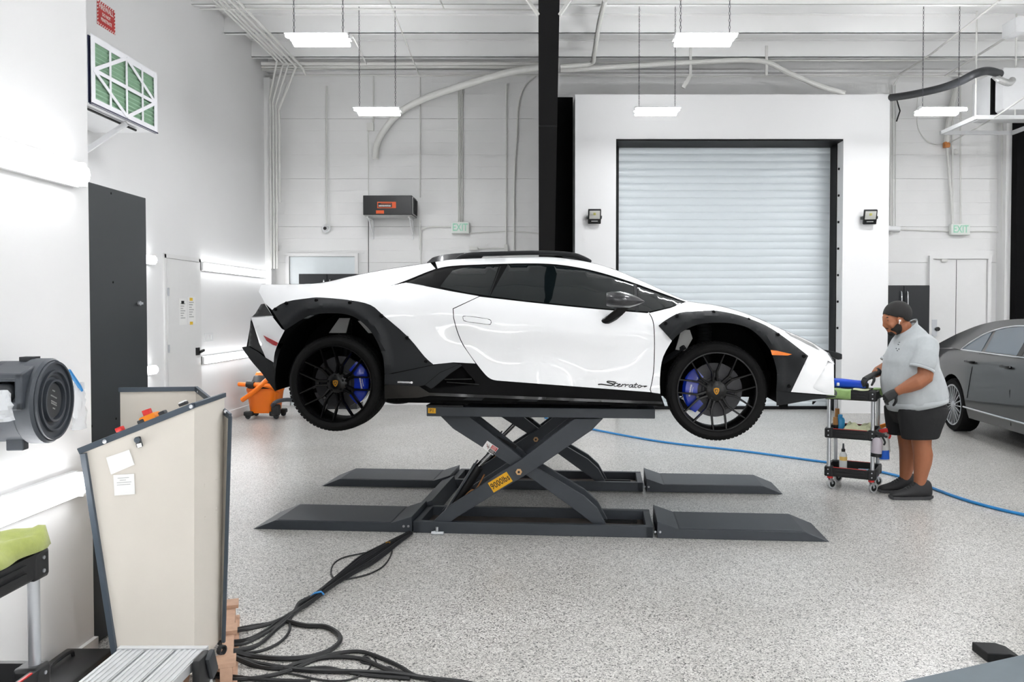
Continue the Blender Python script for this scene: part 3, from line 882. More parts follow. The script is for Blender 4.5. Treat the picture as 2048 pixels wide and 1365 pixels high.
# wheels
def wheel(cx_, cz_, R_, side, spin, wid, front):
    yo = 0.955 * side            # outer face
    ax = V((0, side, 0))
    o = V((cx_, yo, cz_))
    def pr(*a): return [(r * R_, h) for r, h in a]
    m = MB()
    m.lathe(pr((0.79, -wid * 0.97), (0.86, -wid), (0.95, -wid * 0.98), (0.99, -wid * 0.9), (1.0, -wid * 0.75), (1.0, -wid * 0.25), (0.99, -0.03), (0.96, -0.008), (0.90, 0.004), (0.84, 0.002), (0.79, -0.012)), o, ax, 72)
    for k in range(72):          # tread blocks on the shoulder
        a = 2 * math.pi * (k + spin) / 72
        for rr, hh, lw in ((0.988, -0.03, 0.018), (0.999, -0.1, 0.03), (0.999, -0.17, 0.03)):
            c = o + V((math.cos(a) * rr * R_, 0, math.sin(a) * rr * R_)) + ax * hh
            m.box(c, (0.004, lw * 1.6, 0.020), Matrix.Rotation(-a, 3, 'Y'))
    t = m.build('wheel', 'tyre', car)
    m = MB()
    m.lathe(pr((0.80, -0.012), (0.80, 0.0), (0.775, 0.0), (0.765, -0.02), (0.75, -0.06), (0.74, -wid * 0.6), (0.76, -wid * 0.95), (0.80, -wid * 0.97)), o, ax, 64)
    m.build('rim', 'rim_black', t)
    for k in range(7):
        a = 2 * math.pi * (k + spin) / 7
        m = MB()
        def pt(r, da, h):
            return o + V((math.cos(a + da) * r * R_, 0, math.sin(a + da) * r * R_)) + ax * h
        for sg in (-1, 1):
            path = [pt(0.17, sg * 0.26, -0.048), pt(0.30, sg * 0.14, -0.040), pt(0.40, sg * 0.12, -0.034), pt(0.58, sg * 0.22, -0.024), pt(0.775, sg * 0.28, -0.010)]
            rg = []
            for i, p in enumerate(path):
                d = (path[min(i + 1, 4)] - path[max(i - 1, 0)]).normalized()
                n_ = d.cross(ax).normalized(); hw_ = 0.0095 - 0.0010 * i
                rg.append([p + n_ * hw_, p + n_ * hw_ * 0.7 + ax * 0.004, p - n_ * hw_ * 0.7 + ax * 0.004, p - n_ * hw_, p - n_ * hw_ - ax * 0.035, p + n_ * hw_ - ax * 0.035])
            m.loft(rg)
        q0, q1, q2, q3 = pt(0.37, -0.12, -0.042), pt(0.37, 0.12, -0.042), pt(0.42, 0.12, -0.038), pt(0.42, -0.12, -0.038)
        m.prism([q0, q1, q2, q3], ax * -0.02)
        m.build('spoke', 'rim_black', t)
    m = MB(); m.lathe([(0.0005, -0.03), (0.03, -0.03), (0.062, -0.036), (0.078, -0.05), (0.078, -0.1), (0.0005, -0.1)], o, ax, 32); m.build('hub', 'rim_black', t)
    sh = [(-0.018, 0.02), (0, 0.024), (0.018, 0.02), (0.019, 0.002), (0.011, -0.016), (0, -0.025), (-0.011, -0.016), (-0.019, 0.002)]
    m = MB(); m.prism([o + ax * -0.03 + V((x, 0, z)) for x, z in sh], ax * 0.003); m.build('cap_emblem', 'gold', t)
    m = MB(); m.prism([o + ax * -0.027 + V((x * 0.6, 0, z * 0.6)) for x, z in sh], ax * 0.0015); m.build('cap_emblem', 'print_black', t)
    bl = [(-0.007, 0.004), (-0.001, 0.010), (0.006, 0.008), (0.008, 0.001), (0.004, -0.003), (0.006, -0.009), (-0.001, -0.006), (-0.006, -0.009), (-0.005, -0.002)]
    m = MB(); m.prism([o + ax * -0.0255 + V((x, 0, z)) for x, z in bl], ax * 0.001); m.build('cap_emblem', 'gold', t)
    for k in range(5):
        a = 2 * math.pi * (k + 0.3) / 5
        c = o + V((math.cos(a) * 0.055, 0, math.sin(a) * 0.055))
        MB().cyl(c + ax * -0.046, c + ax * -0.034, 0.010, n=6).build('wheel_bolt', 'rim_black', t)
    m = MB(); m.lathe([(0.09, -0.13), (0.19, -0.13), (0.19, -0.155), (0.09, -0.155), (0.09, -0.13)], o, ax, 48)
    m.build('brake_disc', 'disc', t)
    m = MB(); m.lathe([(0.0005, -0.105), (0.09, -0.11), (0.095, -0.16), (0.0005, -0.16)], o, ax, 24)
    m.build('disc_bell', 'disc', t)
    sg = -1 if front else 1      # caliper behind the front axle, ahead of the rear one
    m = MB(); rg = []
    base = math.pi if front else 0.0
    span = 0.85
    for k in range(13):
        u = -1 + k / 6.0
        a = base + u * span
        r0, r1 = 0.125, 0.228 - 0.02 * abs(u) ** 3
        dep = 0.075 * (1 - 0.25 * abs(u) ** 2)
        P = lambda r, h: o + V((math.cos(a) * r, 0, math.sin(a) * r)) + ax * h
        rg.append([P(r0, -0.075 - 0.012 * abs(u)), P(r1 - 0.02, -0.072 - 0.012 * abs(u)), P(r1, -0.09), P(r1, -0.09 - dep), P(r0, -0.09 - dep)])
    cal = m.loft(rg).build('brake_caliper', 'caliper', t)
    if side < 0:
        a = base
        p = o + V((math.cos(a) * 0.175, 0, math.sin(a) * 0.175)) + ax * -0.0705
        Mc = basis(p, (0.18 * -sg, 0, 1), (0, -1, 0))
        marks(0.085, 0.014, 9, Mc, 'caliper_print', 'print_white', cal, 0.002)
        marks(0.055, 0.006, 9, Mc @ Matrix.Translation((0, -0.015, 0)), 'caliper_print', 'print_white', cal, 0.002)
    return t
RZ, FZ = c_ray(668, 768, 0.955), c_ray(1434, 784, 0.955)
for s in (-1, 1):
    wheel(RZ.x, RZ.z, 0.347, s, 0.5, 0.275, False)
    wheel(FZ.x, FZ.z, 0.342, s, 0.844 if s < 0 else 0.6, 0.235, True)
    # wheel wells
    for cx_, cz_, rr, a0, a1 in ((RZ.x, RZ.z + 0.04, 0.475, -0.35, math.pi + 0.2), (FZ.x, FZ.z + 0.05, 0.445, -0.3, math.pi + 0.25)):
        rg = []
        for y in (0.87, 0.42):
            rg.append([V((cx_ + math.cos(a0 + (a1 - a0) * k / 24) * rr, s * y, cz_ + math.sin(a0 + (a1 - a0) * k / 24) * rr * 1.02)) for k in range(25)])
        m = MB().loft(rg, cap=False, closed=False)
        n0 = len(m.v)
        m.add([V((cx_, s * 0.42, cz_))] + rg[1], [(0, k, k + 1) for k in range(1, 25)])
        m.build('wheel_well', 'void_black', car)
        m = MB(); m.cyl((cx_ - 0.02, s * 0.62, cz_), (cx_ - 0.05, s * 0.55, cz_ + 0.42), 0.035, n=12)
        for k in range(6): m.lathe([(0.05, 0), (0.055, 0.012), (0.05, 0.024)], (cx_ - 0.045, s * 0.58, cz_ + 0.26 + k * 0.026), (0, 0, 1), 14)
        m.build('strut', 'cladding', car)
    m = MB(); m.prism([V((RZ.x - 0.1, s * 0.78, RZ.z + 0.36)), V((RZ.x - 0.02, s * 0.78, RZ.z + 0.47)), V((RZ.x + 0.06, s * 0.78, RZ.z + 0.47)), V((RZ.x + 0.03, s * 0.78, RZ.z + 0.36))], (0, 0.01, 0))
    m.prism([V((RZ.x + 0.12, s * 0.78, RZ.z + 0.45)), V((RZ.x + 0.20, s * 0.78, RZ.z + 0.45)), V((RZ.x + 0.27, s * 0.78, RZ.z + 0.36)), V((RZ.x + 0.2, s * 0.78, RZ.z + 0.36))], (0, 0.01, 0))
    m.build('heat_mesh', 'mesh_grey', car)
    m = MB(); m.prism([V((FZ.x - 0.27, s * 0.78, FZ.z + 0.28)), V((FZ.x - 0.23, s * 0.78, FZ.z + 0.42)), V((FZ.x - 0.17, s * 0.78, FZ.z + 0.42)), V((FZ.x - 0.15, s * 0.78, FZ.z + 0.36)), V((FZ.x - 0.2, s * 0.78, FZ.z + 0.27))], (0, 0.03, 0))
    m.build('control_arm', 'mesh_grey', car)
    MB().bar((FZ.x - 0.2, s * 0.78, FZ.z + 0.3), (FZ.x - 0.36, s * 0.66, FZ.z + 0.18), 0.05, 0.03).build('control_arm', 'cladding', car)
# ================================================================== scissor lift under the car
mk('lift_grey', '363b41', 0.48, var=0.10, vs=25, bump=0.1, bs=500)
mk('lift_dark', '0e0f11', 0.5, var=0.15, vs=25)
mk('yellow_label', 'e8ac10', 0.45, var=0.03)
mk('nut_tan', 'c9a274', 0.4, metal=0.3, var=0.1)
mk('copper', 'a8764a', 0.35, metal=0.7, var=0.1)
mk('label_white', 'ecebe9', 0.5, var=0.02)
mk('label_red', 'b3201e', 0.5, var=0.05)
mk('rubber', '121314', 0.8, var=0.2, vs=60, bump=0.2, bs=300)
mk('oily_steel', '5e5650', 0.55, metal=0.3, var=0.3, vs=15)

LA = math.radians(4.57)
LO = fl(505.7, 1058.8)
lift = thing('scissor_lift', 'dark grey scissor lift with yellow 9000lbs label holding up the white car', 'car lift', LO, -LA, local=True)
LE1 = V((math.cos(LA), -math.sin(LA), 0)); LE2 = V((math.sin(LA), math.cos(LA), 0))
def l_ray(px, py, y):            # pixel on the lift's lengthwise plane y -> lift coordinates
    d = ray(px, py)
    t = (y + LE2.dot(LO - EYE)) / LE2.dot(d)
    p = EYE + d * t - LO
    return V((LE1.dot(p), y, p.z))
LW = 0.50
UN = 1.45                        # spacing of the two units
xb0, xb1 = 1.21, 2.95            # base frame
def ramp(u, mirror):
    y0, y1 = u, u + LW
    L = 4.18
    prof = [(0.0, 0.0), (0.17, 0.068), (1.05, 0.068), (1.20, 0.118), (1.20, 0.0)]
    if mirror: prof = [(L - x, z) for x, z in prof]
    m = MB(); m.prism([V((x, y0, z)) for x, z in prof], (0, LW, 0))
    r_ = m.build('ramp', 'lift_grey', lift, smooth=0, bevel=0.004)
    xa, xc = (0.19, 1.04) if not mirror else (L - 1.04, L - 0.19)
    MB().bx(xa, xc, y0 + 0.012, y1 - 0.012, 0.066, 0.0705).build('ramp_tread', 'lift_dark' if False else 'lift_grey', r_, smooth=0)
    sx = 1.16 if not mirror else L - 1.16
    for k in (0, 1):
        p = V((sx + (0.035 * k if not mirror else -0.035 * k) - 0.02, y0, 0.045))
        MB().lathe([(0.0005, 0.008), (0.006, 0.007), (0.010, 0.0)], p, (0, -1, 0), 10).build('bolt', 'alu', r_)

def arm(u, plate_ys, prof_px, yref, name):
    pts = [l_ray(px, py, yref) for px, py in prof_px]
    m = MB()
    for (a, b) in plate_ys:
        m.prism([V((p.x, u + a, p.z)) for p in pts], (0, b - a, 0))
    return m.build(name, 'lift_grey', lift, smooth=0, bevel=0.003), pts

A_px = [(864, 1046), (900, 1012), (1043, 919), (1149, 838), (1206, 838), (1183, 861.6), (1176.5, 866), (1072, 938), (913, 1036), (894, 1049)]
B_px = [(880, 832), (936, 832), (1049, 921), (1086, 945), (1168, 994), (1194, 1018), (1215, 1056), (1192, 1053), (1160, 1028), (1072, 964), (906, 858)]
for u in (0.0, UN):
    ramp(u, False); ramp(u, True)
    # base frame: two side rails, end plates, floor plate
    m = MB()
    for y in (u + 0.0, u + LW - 0.05): m.bx(xb0, xb1, y, y + 0.05, 0.0, 0.082)
    m.bx(xb0, xb0 + 0.05, u, u + LW, 0, 0.08); m.bx(xb1 - 0.05, xb1, u, u + LW, 0, 0.08)
    bf = m.build('base_frame', 'lift_grey', lift, smooth=0, bevel=0.003)
    m = MB(); m.bx(xb0 + 0.05, xb1 - 0.05, u + 0.05, u + LW - 0.05, 0.0, 0.012)
    m.build('base_plate', 'oily_steel', bf, smooth=0)
    m = MB(); m.bx(xb1 - 0.42, xb1 - 0.10, u + 0.12, u + 0.17, 0.012, 0.03); m.bx(xb1 - 0.42, xb1 - 0.10, u + LW - 0.17, u + LW - 0.12, 0.012, 0.03)
    m.build('slide_track', 'lift_dark', bf, smooth=0)
    # arms
    aO, pA = arm(u, ((0.03, 0.075), (LW - 0.13, LW - 0.085)), A_px, 0.03, 'scissor_arm')
    aI, pB = arm(u, ((0.09, 0.135), (LW - 0.19, LW - 0.145)), B_px, 0.09, 'scissor_arm')
    for k, q in ((0, 0.2), (1, 0.8)):
        pm = pA[0].lerp(pA[4], q)
        m = MB(); m.cyl((pm.x, u + 0.04, pm.z), (pm.x, u + LW - 0.1, pm.z), 0.03, n=12); m.build('cross_tube', 'lift_dark', aO)
    # web inside arm
    c = l_ray(1038, 944, 0.03)
    m = MB(); m.cyl((c.x, u + 0.028, c.z), (c.x, u + 0.016, c.z), 0.024, n=6); m.build('pivot_nut', 'nut_tan', aO)
    m = MB(); m.cyl((c.x, u + 0.016, c.z), (c.x, u + 0.012, c.z), 0.009, n=8); m.build('pivot_pin', 'lift_dark', aO)
    m = MB(); m.cyl((c.x, u + 0.02, c.z), (c.x, u + LW - 0.1, c.z), 0.02, n=10); m.build('pivot_shaft', 'lift_dark', aO)
    # hydraulic cylinder with its chrome rod
    p0 = l_ray(884, 1050, 0.2); p1 = l_ray(955, 935, 0.2); p2 = l_ray(1002, 888, 0.2)
    for q in (p0, p1, p2): q.y = u + 0.24
    cy_ = MB().cyl(p0, p1, 0.042, n=16).build('hydraulic_cylinder', 'lift_dark', lift)
    MB().cyl(p1, p2, 0.021, n=12).build('piston_rod', 'chrome', cy_)
    d = (p2 - p0).normalized()
    MB().bar(p0 + V((0, -0.045, 0.05)), p1 + V((0, -0.045, 0.05)), 0.05, 0.012).build('cylinder_guard', 'lift_grey', cy_)
    q0, q1, q2, q3 = p0 + d * 0.1, p0 + d * 0.35, p0 + d * 0.42, p0 + d * 0.55
    o_ = V((0, -0.06, 0))
    MB().tube(smooth_path([q0 + o_, q1 + o_ + V((0, 0, -0.03)), q1 + o_ + V((0.06, 0, 0.0)), q2 + o_ + V((0.08, 0, 0.05))], 4), 0.006, 6).build('copper_line', 'copper', cy_)
    # lock ladder: two thin rails beside the cylinder
    m = MB()
    for s in (-0.02, 0.02): m.bar(l_ray(985, 885, 0.2) + V((s, u + 0.1, s)), l_ray(1025, 905, 0.2) + V((s, u + 0.1, s)), 0.01, 0.02)
    m.build('lock_bar', 'lift_dark', lift)
    # platform
    a_, b_ = l_ray(853, 812, 0.0), l_ray(1310, 838, 0.0)
    zt_, zb_ = 0.925, 0.855
    m = MB(); m.bx(a_.x, b_.x, u, u + LW, zb_, zt_)
    pf = m.build('platform', 'lift_grey', lift, smooth=0, bevel=0.005)
    m = MB(); m.prism([V((a_.x, u - 0.004, zt_)), V((a_.x + 0.27, u - 0.004, zt_)), V((a_.x + 0.27, u - 0.004, zt_ + 0.012)), V((a_.x, u - 0.004, zt_ + 0.012))], (0, LW + 0.008, 0))
    m.build('flap', 'lift_dark', pf, smooth=0)
    for x in (a_.x + 0.1, b_.x - 0.32):
        m = MB(); m.rbox((x + 0.1, u + 0.2, zt_ + 0.012), (0.2, 0.3, 0.022), 0.01); m.build('lift_pad', 'rubber', pf)
# labels on the near unit
def l_quad(px4, y, th, name, mat, parent):
    pts = [l_ray(px, py, y) for px, py in px4]
    m = MB(); m.prism(pts, (0, th, 0)); return m.build(name, mat, parent, smooth=0), pts
o, q = l_quad([(975.5, 967), (1013, 944), (1025.5, 963), (987.5, 986)], 0.0295, 0.0008, 'capacity_label', 'yellow_label', lift)
cen = (q[0] + q[2]) / 2 + V((0, -0.0012, 0))
text('9000lbs', 0.066, basis(cen, q[1] - q[0], (0, -1, 0)), 'capacity_print', 'print_black', o, 0.0004, sx=0.75, bold=0.0005)
o, q = l_quad([(856, 816.5), (871.5, 817), (871.5, 827.5), (856, 827)], -0.0008, 0.0008, 'platform_label', 'yellow_label', lift)
cen = (q[0] + q[2]) / 2 + V((0, -0.0012, 0))
text('P1', 0.034, basis(cen, q[1] - q[0], (0, -1, 0)), 'platform_print', 'print_black', o, 0.0003)
o, q = l_quad([(974.5, 882), (997, 897.5), (986, 911.5), (964.5, 896)], 0.089, 0.0008, 'warning_label', 'label_white', lift)
ex = (q[1] - q[0]); ey = (q[3] - q[0]); n_ = V((0, -0.0006, 0))
def sub(a0, a1, b0, b1): return [q[0] + ex * a + ey * b + n_ for a, b in ((a0, b0), (a1, b0), (a1, b1), (a0, b1))]
MB().prism(sub(0.5, 0.97, 0.05, 0.5), (0, -0.0004, 0)).build('warning_field', 'label_red', o, smooth=0)
MB().prism(sub(0.5, 0.97, 0.55, 0.95), (0, -0.0004, 0)).build('warning_field', 'print_black', o, smooth=0)
for b0 in (0.12, 0.22, 0.32, 0.42):
    MB().prism([p + n_ for p in sub(0.55, 0.9, b0, b0 + 0.03)], (0, -0.0003, 0)).build('warning_line', 'label_white', o, smooth=0)
for b0 in (0.62, 0.72, 0.82):
    MB().prism([p + n_ for p in sub(0.55, 0.9, b0, b0 + 0.03)], (0, -0.0003, 0)).build('warning_line', 'label_white', o, smooth=0)
m = MB(); m.bar(q[0] + ex * 0.1 + ey * 0.3 + n_, q[0] + ex * 0.4 + ey * 0.65 + n_, 0.006, 0.002); m.build('warning_figure', 'label_red', o)
m = MB(); m.bar(q[0] + ex * 0.3 + ey * 0.25 + n_, q[0] + ex * 0.38 + ey * 0.75 + n_, 0.006, 0.002); m.bar(q[0] + ex * 0.2 + ey * 0.6 + n_, q[0] + ex * 0.45 + ey * 0.45 + n_, 0.006, 0.002); m.build('warning_figure', 'print_black', o)
# hose cover between the two units, hydraulic fitting at the near corner
m = MB(); m.prism([V((1.10, LW, 0.0)), V((1.13, LW, 0.075)), V((1.24, LW, 0.118)), V((1.27, LW, 0.0))], (0, UN - LW, 0)); m.build('hose_cover', 'lift_grey', lift, smooth=0)
p = l_ray(875, 1063, -0.02)
m = MB(); m.cyl(p + V((-0.04, -0.02, -0.01)), p + V((0.05, -0.02, -0.01)), 0.014, n=10); m.cyl(p + V((0.0, -0.02, -0.01)), p + V((0, -0.02, 0.035)), 0.011, n=8); m.cyl(p + V((-0.025, -0.02, -0.01)), p + V((-0.01, -0.02, -0.01)), 0.019, n=6)
m.build('hose_fitting', 'alu', lift)
for o_ in (UN,):
    p = l_ray(1038, 944, 0.03)
# ================================================================== things on the walls and pipes
mk('box_black', '0e0f11', 0.42, var=0.1, vs=20)
mk('orange_print', 'd8541a', 0.5, var=0.05)
mk('sign_red', 'c0302c', 0.5, var=0.04)
mk('sign_white', 'efe9e4', 0.5, var=0.02)
mk('exit_body', 'e3e8e2', 0.5, var=0.02)
mk('exit_green', '9fd8bd', 0.5, var=0.04)
mk('filter_green', '8cae92', 0.8, var=0.12, vs=30)
mk('card_white', 'ececf0', 0.6, var=0.03)
mk('navy', '14183c', 0.5, var=0.1)
mk('unit_white', 'e8e9ea', 0.45, var=0.03)
mk('lens', 'c4c4be', 0.15, var=0.05, coat=0.5)
mk('lens_yellow', 'b8b468', 0.3, var=0.1)
mk('door_paint', 'e9e9e8', 0.45, var=0.02)
mk('door_blue', 'dfe6e8', 0.3, var=0.03)
mk('locker', '12161a', 0.4, var=0.12, vs=10)
mk('hammer_grey', '2c3033', 0.5, var=0.25, vs=260, bump=0.2, bs=260)
mk('paper', 'f2f2f0', 0.7, var=0.02)
mk('paper_yellow', 'e9c23a', 0.7, var=0.05)
mk('valve', 'c07838', 0.5, var=0.1)
mk('duct_dark', '2e3033', 0.55, var=0.15, vs=30)
mk('foil', 'b9bab9', 0.45, metal=0.4, var=0.2, vs=30)

WY = YB - 0.02                   # just in front of the block wall
def pipe(pts, r, parent=wall_back, name='conduit', mat='pipe_white', n=8, smooth=False):
    pts = [V(p) for p in pts]
    if smooth: pts = smooth_path(pts, 6)
    return MB().tube(pts, r, n).build(name, mat, parent)
def wpipe(pxs, r=0.014, dy=0.02, **k): return pipe([at(x, y, WY - dy) for x, y in pxs], r, **k)
# straight conduits on the block wall
wpipe([(653, 172), (653, 450)], 0.013)
wpipe([(737, 262), (737, 395)], 0.008)
wpipe([(747, 150), (747, 245)], 0.012)
wpipe([(840, 155), (840, 395)], 0.012); wpipe([(840, 440), (840, 500)], 0.012)
for x in (917, 920.5, 924.5): wpipe([(x, 165), (x, 446)], 0.010)
wpipe([(1013, 168), (1012, 505)], 0.010)
wpipe([(1072, 152), (1050, 172), (1037, 210), (1034, 270), (1029, 350), (1028, 500)], 0.013, smooth=True)
wpipe([(902, 454), (862, 454), (848, 458), (842, 470), (842, 560)], 0.010, smooth=True)
wpipe([(938, 466), (1000, 463), (1030, 463), (1080, 467)], 0.008, smooth=True)
wpipe([(737, 435), (737, 545)], 0.006, mat='cable_black')
wpipe([(945, 497), (1012, 497)], 0.010)
MB().box(at(1012, 497, WY - 0.03), (0.06, 0.05, 0.13)).build('junction_box', 'pipe_white', wall_back)
MB().box(at(947, 497, WY - 0.03), (0.14, 0.05, 0.06)).build('junction_box', 'pipe_white', wall_back)
MB().box(at(741, 254, WY - 0.04), (0.11, 0.06, 0.13)).build('junction_box', 'pipe_white', wall_back)
MB().box(at(553, 497, WY - 0.03), (0.07, 0.05, 0.09)).build('junction_box', 'pipe_white', wall_back)
# large bent pipe from the column down to the left
pipe([at(1082, 134, 12.3), at(1010, 147, 12.5), at(930, 170, 12.8), at(850, 197, 13.1), at(800, 225, 13.3), at(768, 262, 13.45), at(754, 290, 13.5), at(751, 318, 13.5)], 0.055, smooth=True, n=12, name='bent_pipe')
# runs along the top of the wall
for (y0, y1, r, Y) in ((127, 127, 0.03, 12.9), (134, 133, 0.022, 13.0), (139, 136, 0.018, 13.2), (152, 150, 0.012, 13.45)):
    pipe(smooth_path([at(523, y0, Y), at(700, y0 + random.uniform(-3, 3), Y), at(880, (y0 + y1) / 2 + random.uniform(-3, 2), Y), at(1085, y1, Y)], 4), r, ceiling)
pipe([at(1120, 134, 12.3), at(1180, 127, 12.3), at(1188, 110, 12.0), at(1198, 50, 11.0), at(1210, 0, 10.3)], 0.035, ceiling, smooth=True, n=10)
pipe([at(1120, 141, 12.6), at(1250, 133, 12.7), at(1400, 124, 12.8), at(1520, 122, 12.8), at(1580, 147, 12.7), at(1640, 172, 12.6), at(1690, 187, 12.55)], 0.04, ceiling, smooth=True, n=10, name='duct', mat='pipe_white')
pipe([at(1120, 151, 13.3), at(1400, 153, 13.3), at(1770, 151, 13.3), at(2030, 152, 13.3)], 0.014, ceiling)
pipe([at(1120, 128, 12.95), at(1400, 120, 12.95), at(1700, 121, 12.95), at(2040, 118, 12.95)], 0.016, ceiling)
for x in (1381, 1533):
    a = at(x, 92, 12.8); b = at(x, 152, 12.8)
    MB().bx(a.x - 0.02, a.x + 0.02, 12.78, 12.81, b.z, a.z).build('strut_channel', 'pipe_white', ceiling)
MB().bar(at(1381, 150, 12.8), at(1366, 176, 12.8), 0.03, 0.06).build('strut_channel', 'pipe_white', ceiling)
# conduits under the purlins along the left wall, then down the corner
for k, px0 in enumerate((428, 437, 447, 460, 474)):
    p0 = fl(px0, 1, 5.56 - 0.012 * (k % 2))
    X = p0.x; z = p0.z; yk = 12.45 + 0.09 * k
    xe = XL + 0.12 + 0.05 * k
    path = [V((X, 4.5, z)), V((X, yk, z)), V((X + 0.02, yk + 0.12, z - 0.03))]
    if k < 4: path += [V((xe, 13.28, z - 0.42 - 0.06 * k)), V((xe, 13.3, z - 0.5 - 0.06 * k)), V((xe, 13.3, fu + 0.1 + (k == 3) * 1.1))]
    else: path += [V((X + 0.05, 13.0, z - 0.12))]
    pipe(path, 0.015 if k < 3 else 0.02, ceiling)
# sloping braces of pipe hangers near the ceiling
pipe([at(400, 18, 10.45), at(700, 18, 10.45), at(1085, 20, 10.45)], 0.012, ceiling)
for a, b in (((778, 0, 10.2), (838, 150, 12.9)), ((705, 72, 9.8), (733, 128, 12.6)), ((880, 0, 10.0), (888, 18, 10.4))):
    pipe([at(*a), at(*b)], 0.010, ceiling)

# ---- right part of the back wall
for x, y0, y1, r in ((1781, 170, 470, 0.010), (1786, 170, 462, 0.010), (1791, 170, 455, 0.008), (1905, 170, 432, 0.016), (1921, 145, 452, 0.013), (2004, 240, 640, 0.012), (2010, 240, 640, 0.012)):
    wpipe([(x, y0), (x, y1)], r, dy=0.12 if x > 2000 else 0.03)
wpipe([(1797, 459), (1905, 463)], 0.009); wpipe([(1940, 463), (1985, 463), (1998, 468), (2002, 482), (2002, 640)], 0.008, smooth=True)
MB().cyl(at(1775, 457, WY - 0.06), at(1799, 459, WY - 0.06), 0.05, n=12).build('emergency_lamp', 'unit_white', wall_back)
wpipe([(1893, 290), (1898, 240), (1912, 180), (1922, 150)], 0.045, dy=0.06, mat='pipe_white', smooth=True, n=10)
wpipe([(1893, 292), (1903, 400), (1905, 450)], 0.022, dy=0.05)
MB().rbox(at(1893, 290, WY - 0.06), (0.1, 0.09, 0.1), 0.02).build('valve', 'valve', wall_back)
wpipe([(1888, 288), (1868, 288), (1850, 278), (1836, 255), (1834, 220), (1836, 190)], 0.008, smooth=True)
MB().ell(at(1911, 304, WY - 0.03), (0.05, 0.03, 0.05)).build('junction_box', 'pipe_white', wall_back)
pipe([at(1900, 285, 13.4), at(1985, 238, 11.0), at(2048, 195, 9.8)], 0.012, ceiling)
pipe([at(1788, 170, 13.3), at(1800, 148, 13.2), at(1860, 110, 12.2), at(2000, 0, 10.0)], 0.016, ceiling)
pipe([at(1788, 152, 13.3), at(1890, 152, 13.2), at(1905, 143, 13.0), at(2060, 45, 10.6)], 0.018, ceiling)
pipe([at(1793, 198, 13.4), at(1800, 222, 13.4), at(1793, 243, 13.4)], 0.012, wall_back, mat='cable_black')
# white air unit hung at the right
au = at(2010, 200, 11.2)
t = thing('air_unit', 'white air handling unit hung from the roof at the right edge', 'air conditioner', au, group=None)
a = at(2008, 136, 11.0); b = at(2110, 222, 11.0)
MB().rbox(((a.x + b.x) / 2 + 0.15, 11.42, (a.z + b.z) / 2 + 0.02), (b.x - a.x + 0.3, 0.8, a.z - b.z), 0.03).build('cabinet', 'unit_white', t)
c = at(1950, 231, 10.95); d_ = at(2110, 239, 10.95)
m = MB(); m.bx(c.x, d_.x, 10.93, 10.97, d_.z, c.z); m.bx(c.x, c.x + 0.04, 10.95, 11.9, d_.z, c.z); m.bx(d_.x - 0.04, d_.x, 10.95, 11.9, d_.z, c.z); m.bx(c.x, d_.x, 11.88, 11.92, d_.z, c.z)
m.build('support_frame', 'unit_white', t)
MB().bx(at(1985, 160, 11.2).x, at(1995, 160, 11.2).x, 11.2, 11.25, at(1985, 228, 11.2).z, at(1985, 155, 11.2).z).build('side_gap', 'void_black', t)
for x, Y in ((1951, 10.95), (2030, 11.05)):
    p = at(x, 238, Y); MB().cyl((p.x, Y, p.z), (p.x, Y, 5.7), 0.012, n=8).build('hanger_rod', 'pipe_white', t)
MB().tube(smooth_path([at(1990, 152, 10.95), at(2000, 160, 10.9), at(2018, 166, 10.9), at(2025, 160, 10.95)], 5), 0.045, 10).build('flex_elbow', 'foil', t)
MB().bx(at(2022, 40, 10.6).x, at(2045, 40, 10.6).x, 10.5, 10.8, at(2022, 68, 10.6).z, at(2022, 40, 10.6).z).build('control_box', 'unit_white', t)

# black insulated hose that swings from the door surround to the unit
MB().tube(smooth_path([at(1776, 196, 12.6), at(1820, 190, 12.0), at(1880, 177, 11.4), at(1920, 163, 11.0), at(1950, 148, 10.7), at(1975, 142, 10.8), at(2000, 148, 10.95)], 6), 0.055, 12).build('insulated_hose', 'duct_dark', t)

# ---- doors
def wdoor(n, x0, x1, yt, Y, mat, label):
    p0 = at(x0, yt, Y); p1 = at(x1, yt, Y)
    o = MB().bx(p0.x + 0.06, p1.x - 0.06, Y - 0.012, Y + 0.01, 0, p0.z - 0.06).build('door_%d' % n, mat, smooth=0)
    tag(o, label, kind='structure')
    m = MB()
    m.bx(p0.x, p0.x + 0.055, Y - 0.05, Y + 0.01, 0, p0.z - 0.055); m.bx(p1.x - 0.055, p1.x, Y - 0.05, Y + 0.01, 0, p0.z - 0.055); m.bx(p0.x, p1.x, Y - 0.05, Y + 0.01, p0.z - 0.055, p0.z)
    m.build('frame', 'door_paint', o, smooth=0)
    return o, p0, p1
o, p0, p1 = wdoor(2, 573, 717, 507, WY, 'door_blue', 'pale door in the block wall behind the car tail')
o, p0, p1 = wdoor(3, 1857, 1980, 512, WY, 'door_paint', 'white double door with a steel lock plate at the right')
xc = at(1912, 530, WY).x
MB().bx(xc - 0.004, xc + 0.004, WY - 0.016, WY - 0.01, 0, p0.z - 0.07).build('door_seam', 'cable_black', o)
lk = at(1867, 656, WY - 0.03)
MB().bx(lk.x - 0.04, lk.x + 0.05, WY - 0.05, WY - 0.01, lk.z - 0.14, lk.z + 0.14).build('lock_plate', 'alu', o)
MB().cyl((lk.x + 0.05, WY - 0.09, lk.z - 0.02), (lk.x + 0.05, WY - 0.03, lk.z - 0.02), 0.035, n=12).build('door_knob', 'box_black', o)
MB().bx(at(1880, 520, WY).x, at(1892, 520, WY).x, WY - 0.07, WY - 0.02, at(1880, 524, WY).z, at(1880, 519, WY).z).build('door_closer', 'pipe_white', o)
o, p0, p1 = wdoor(4, 862, 1000, 506, WY, 'door_paint', 'white door in the block wall behind the car roof')
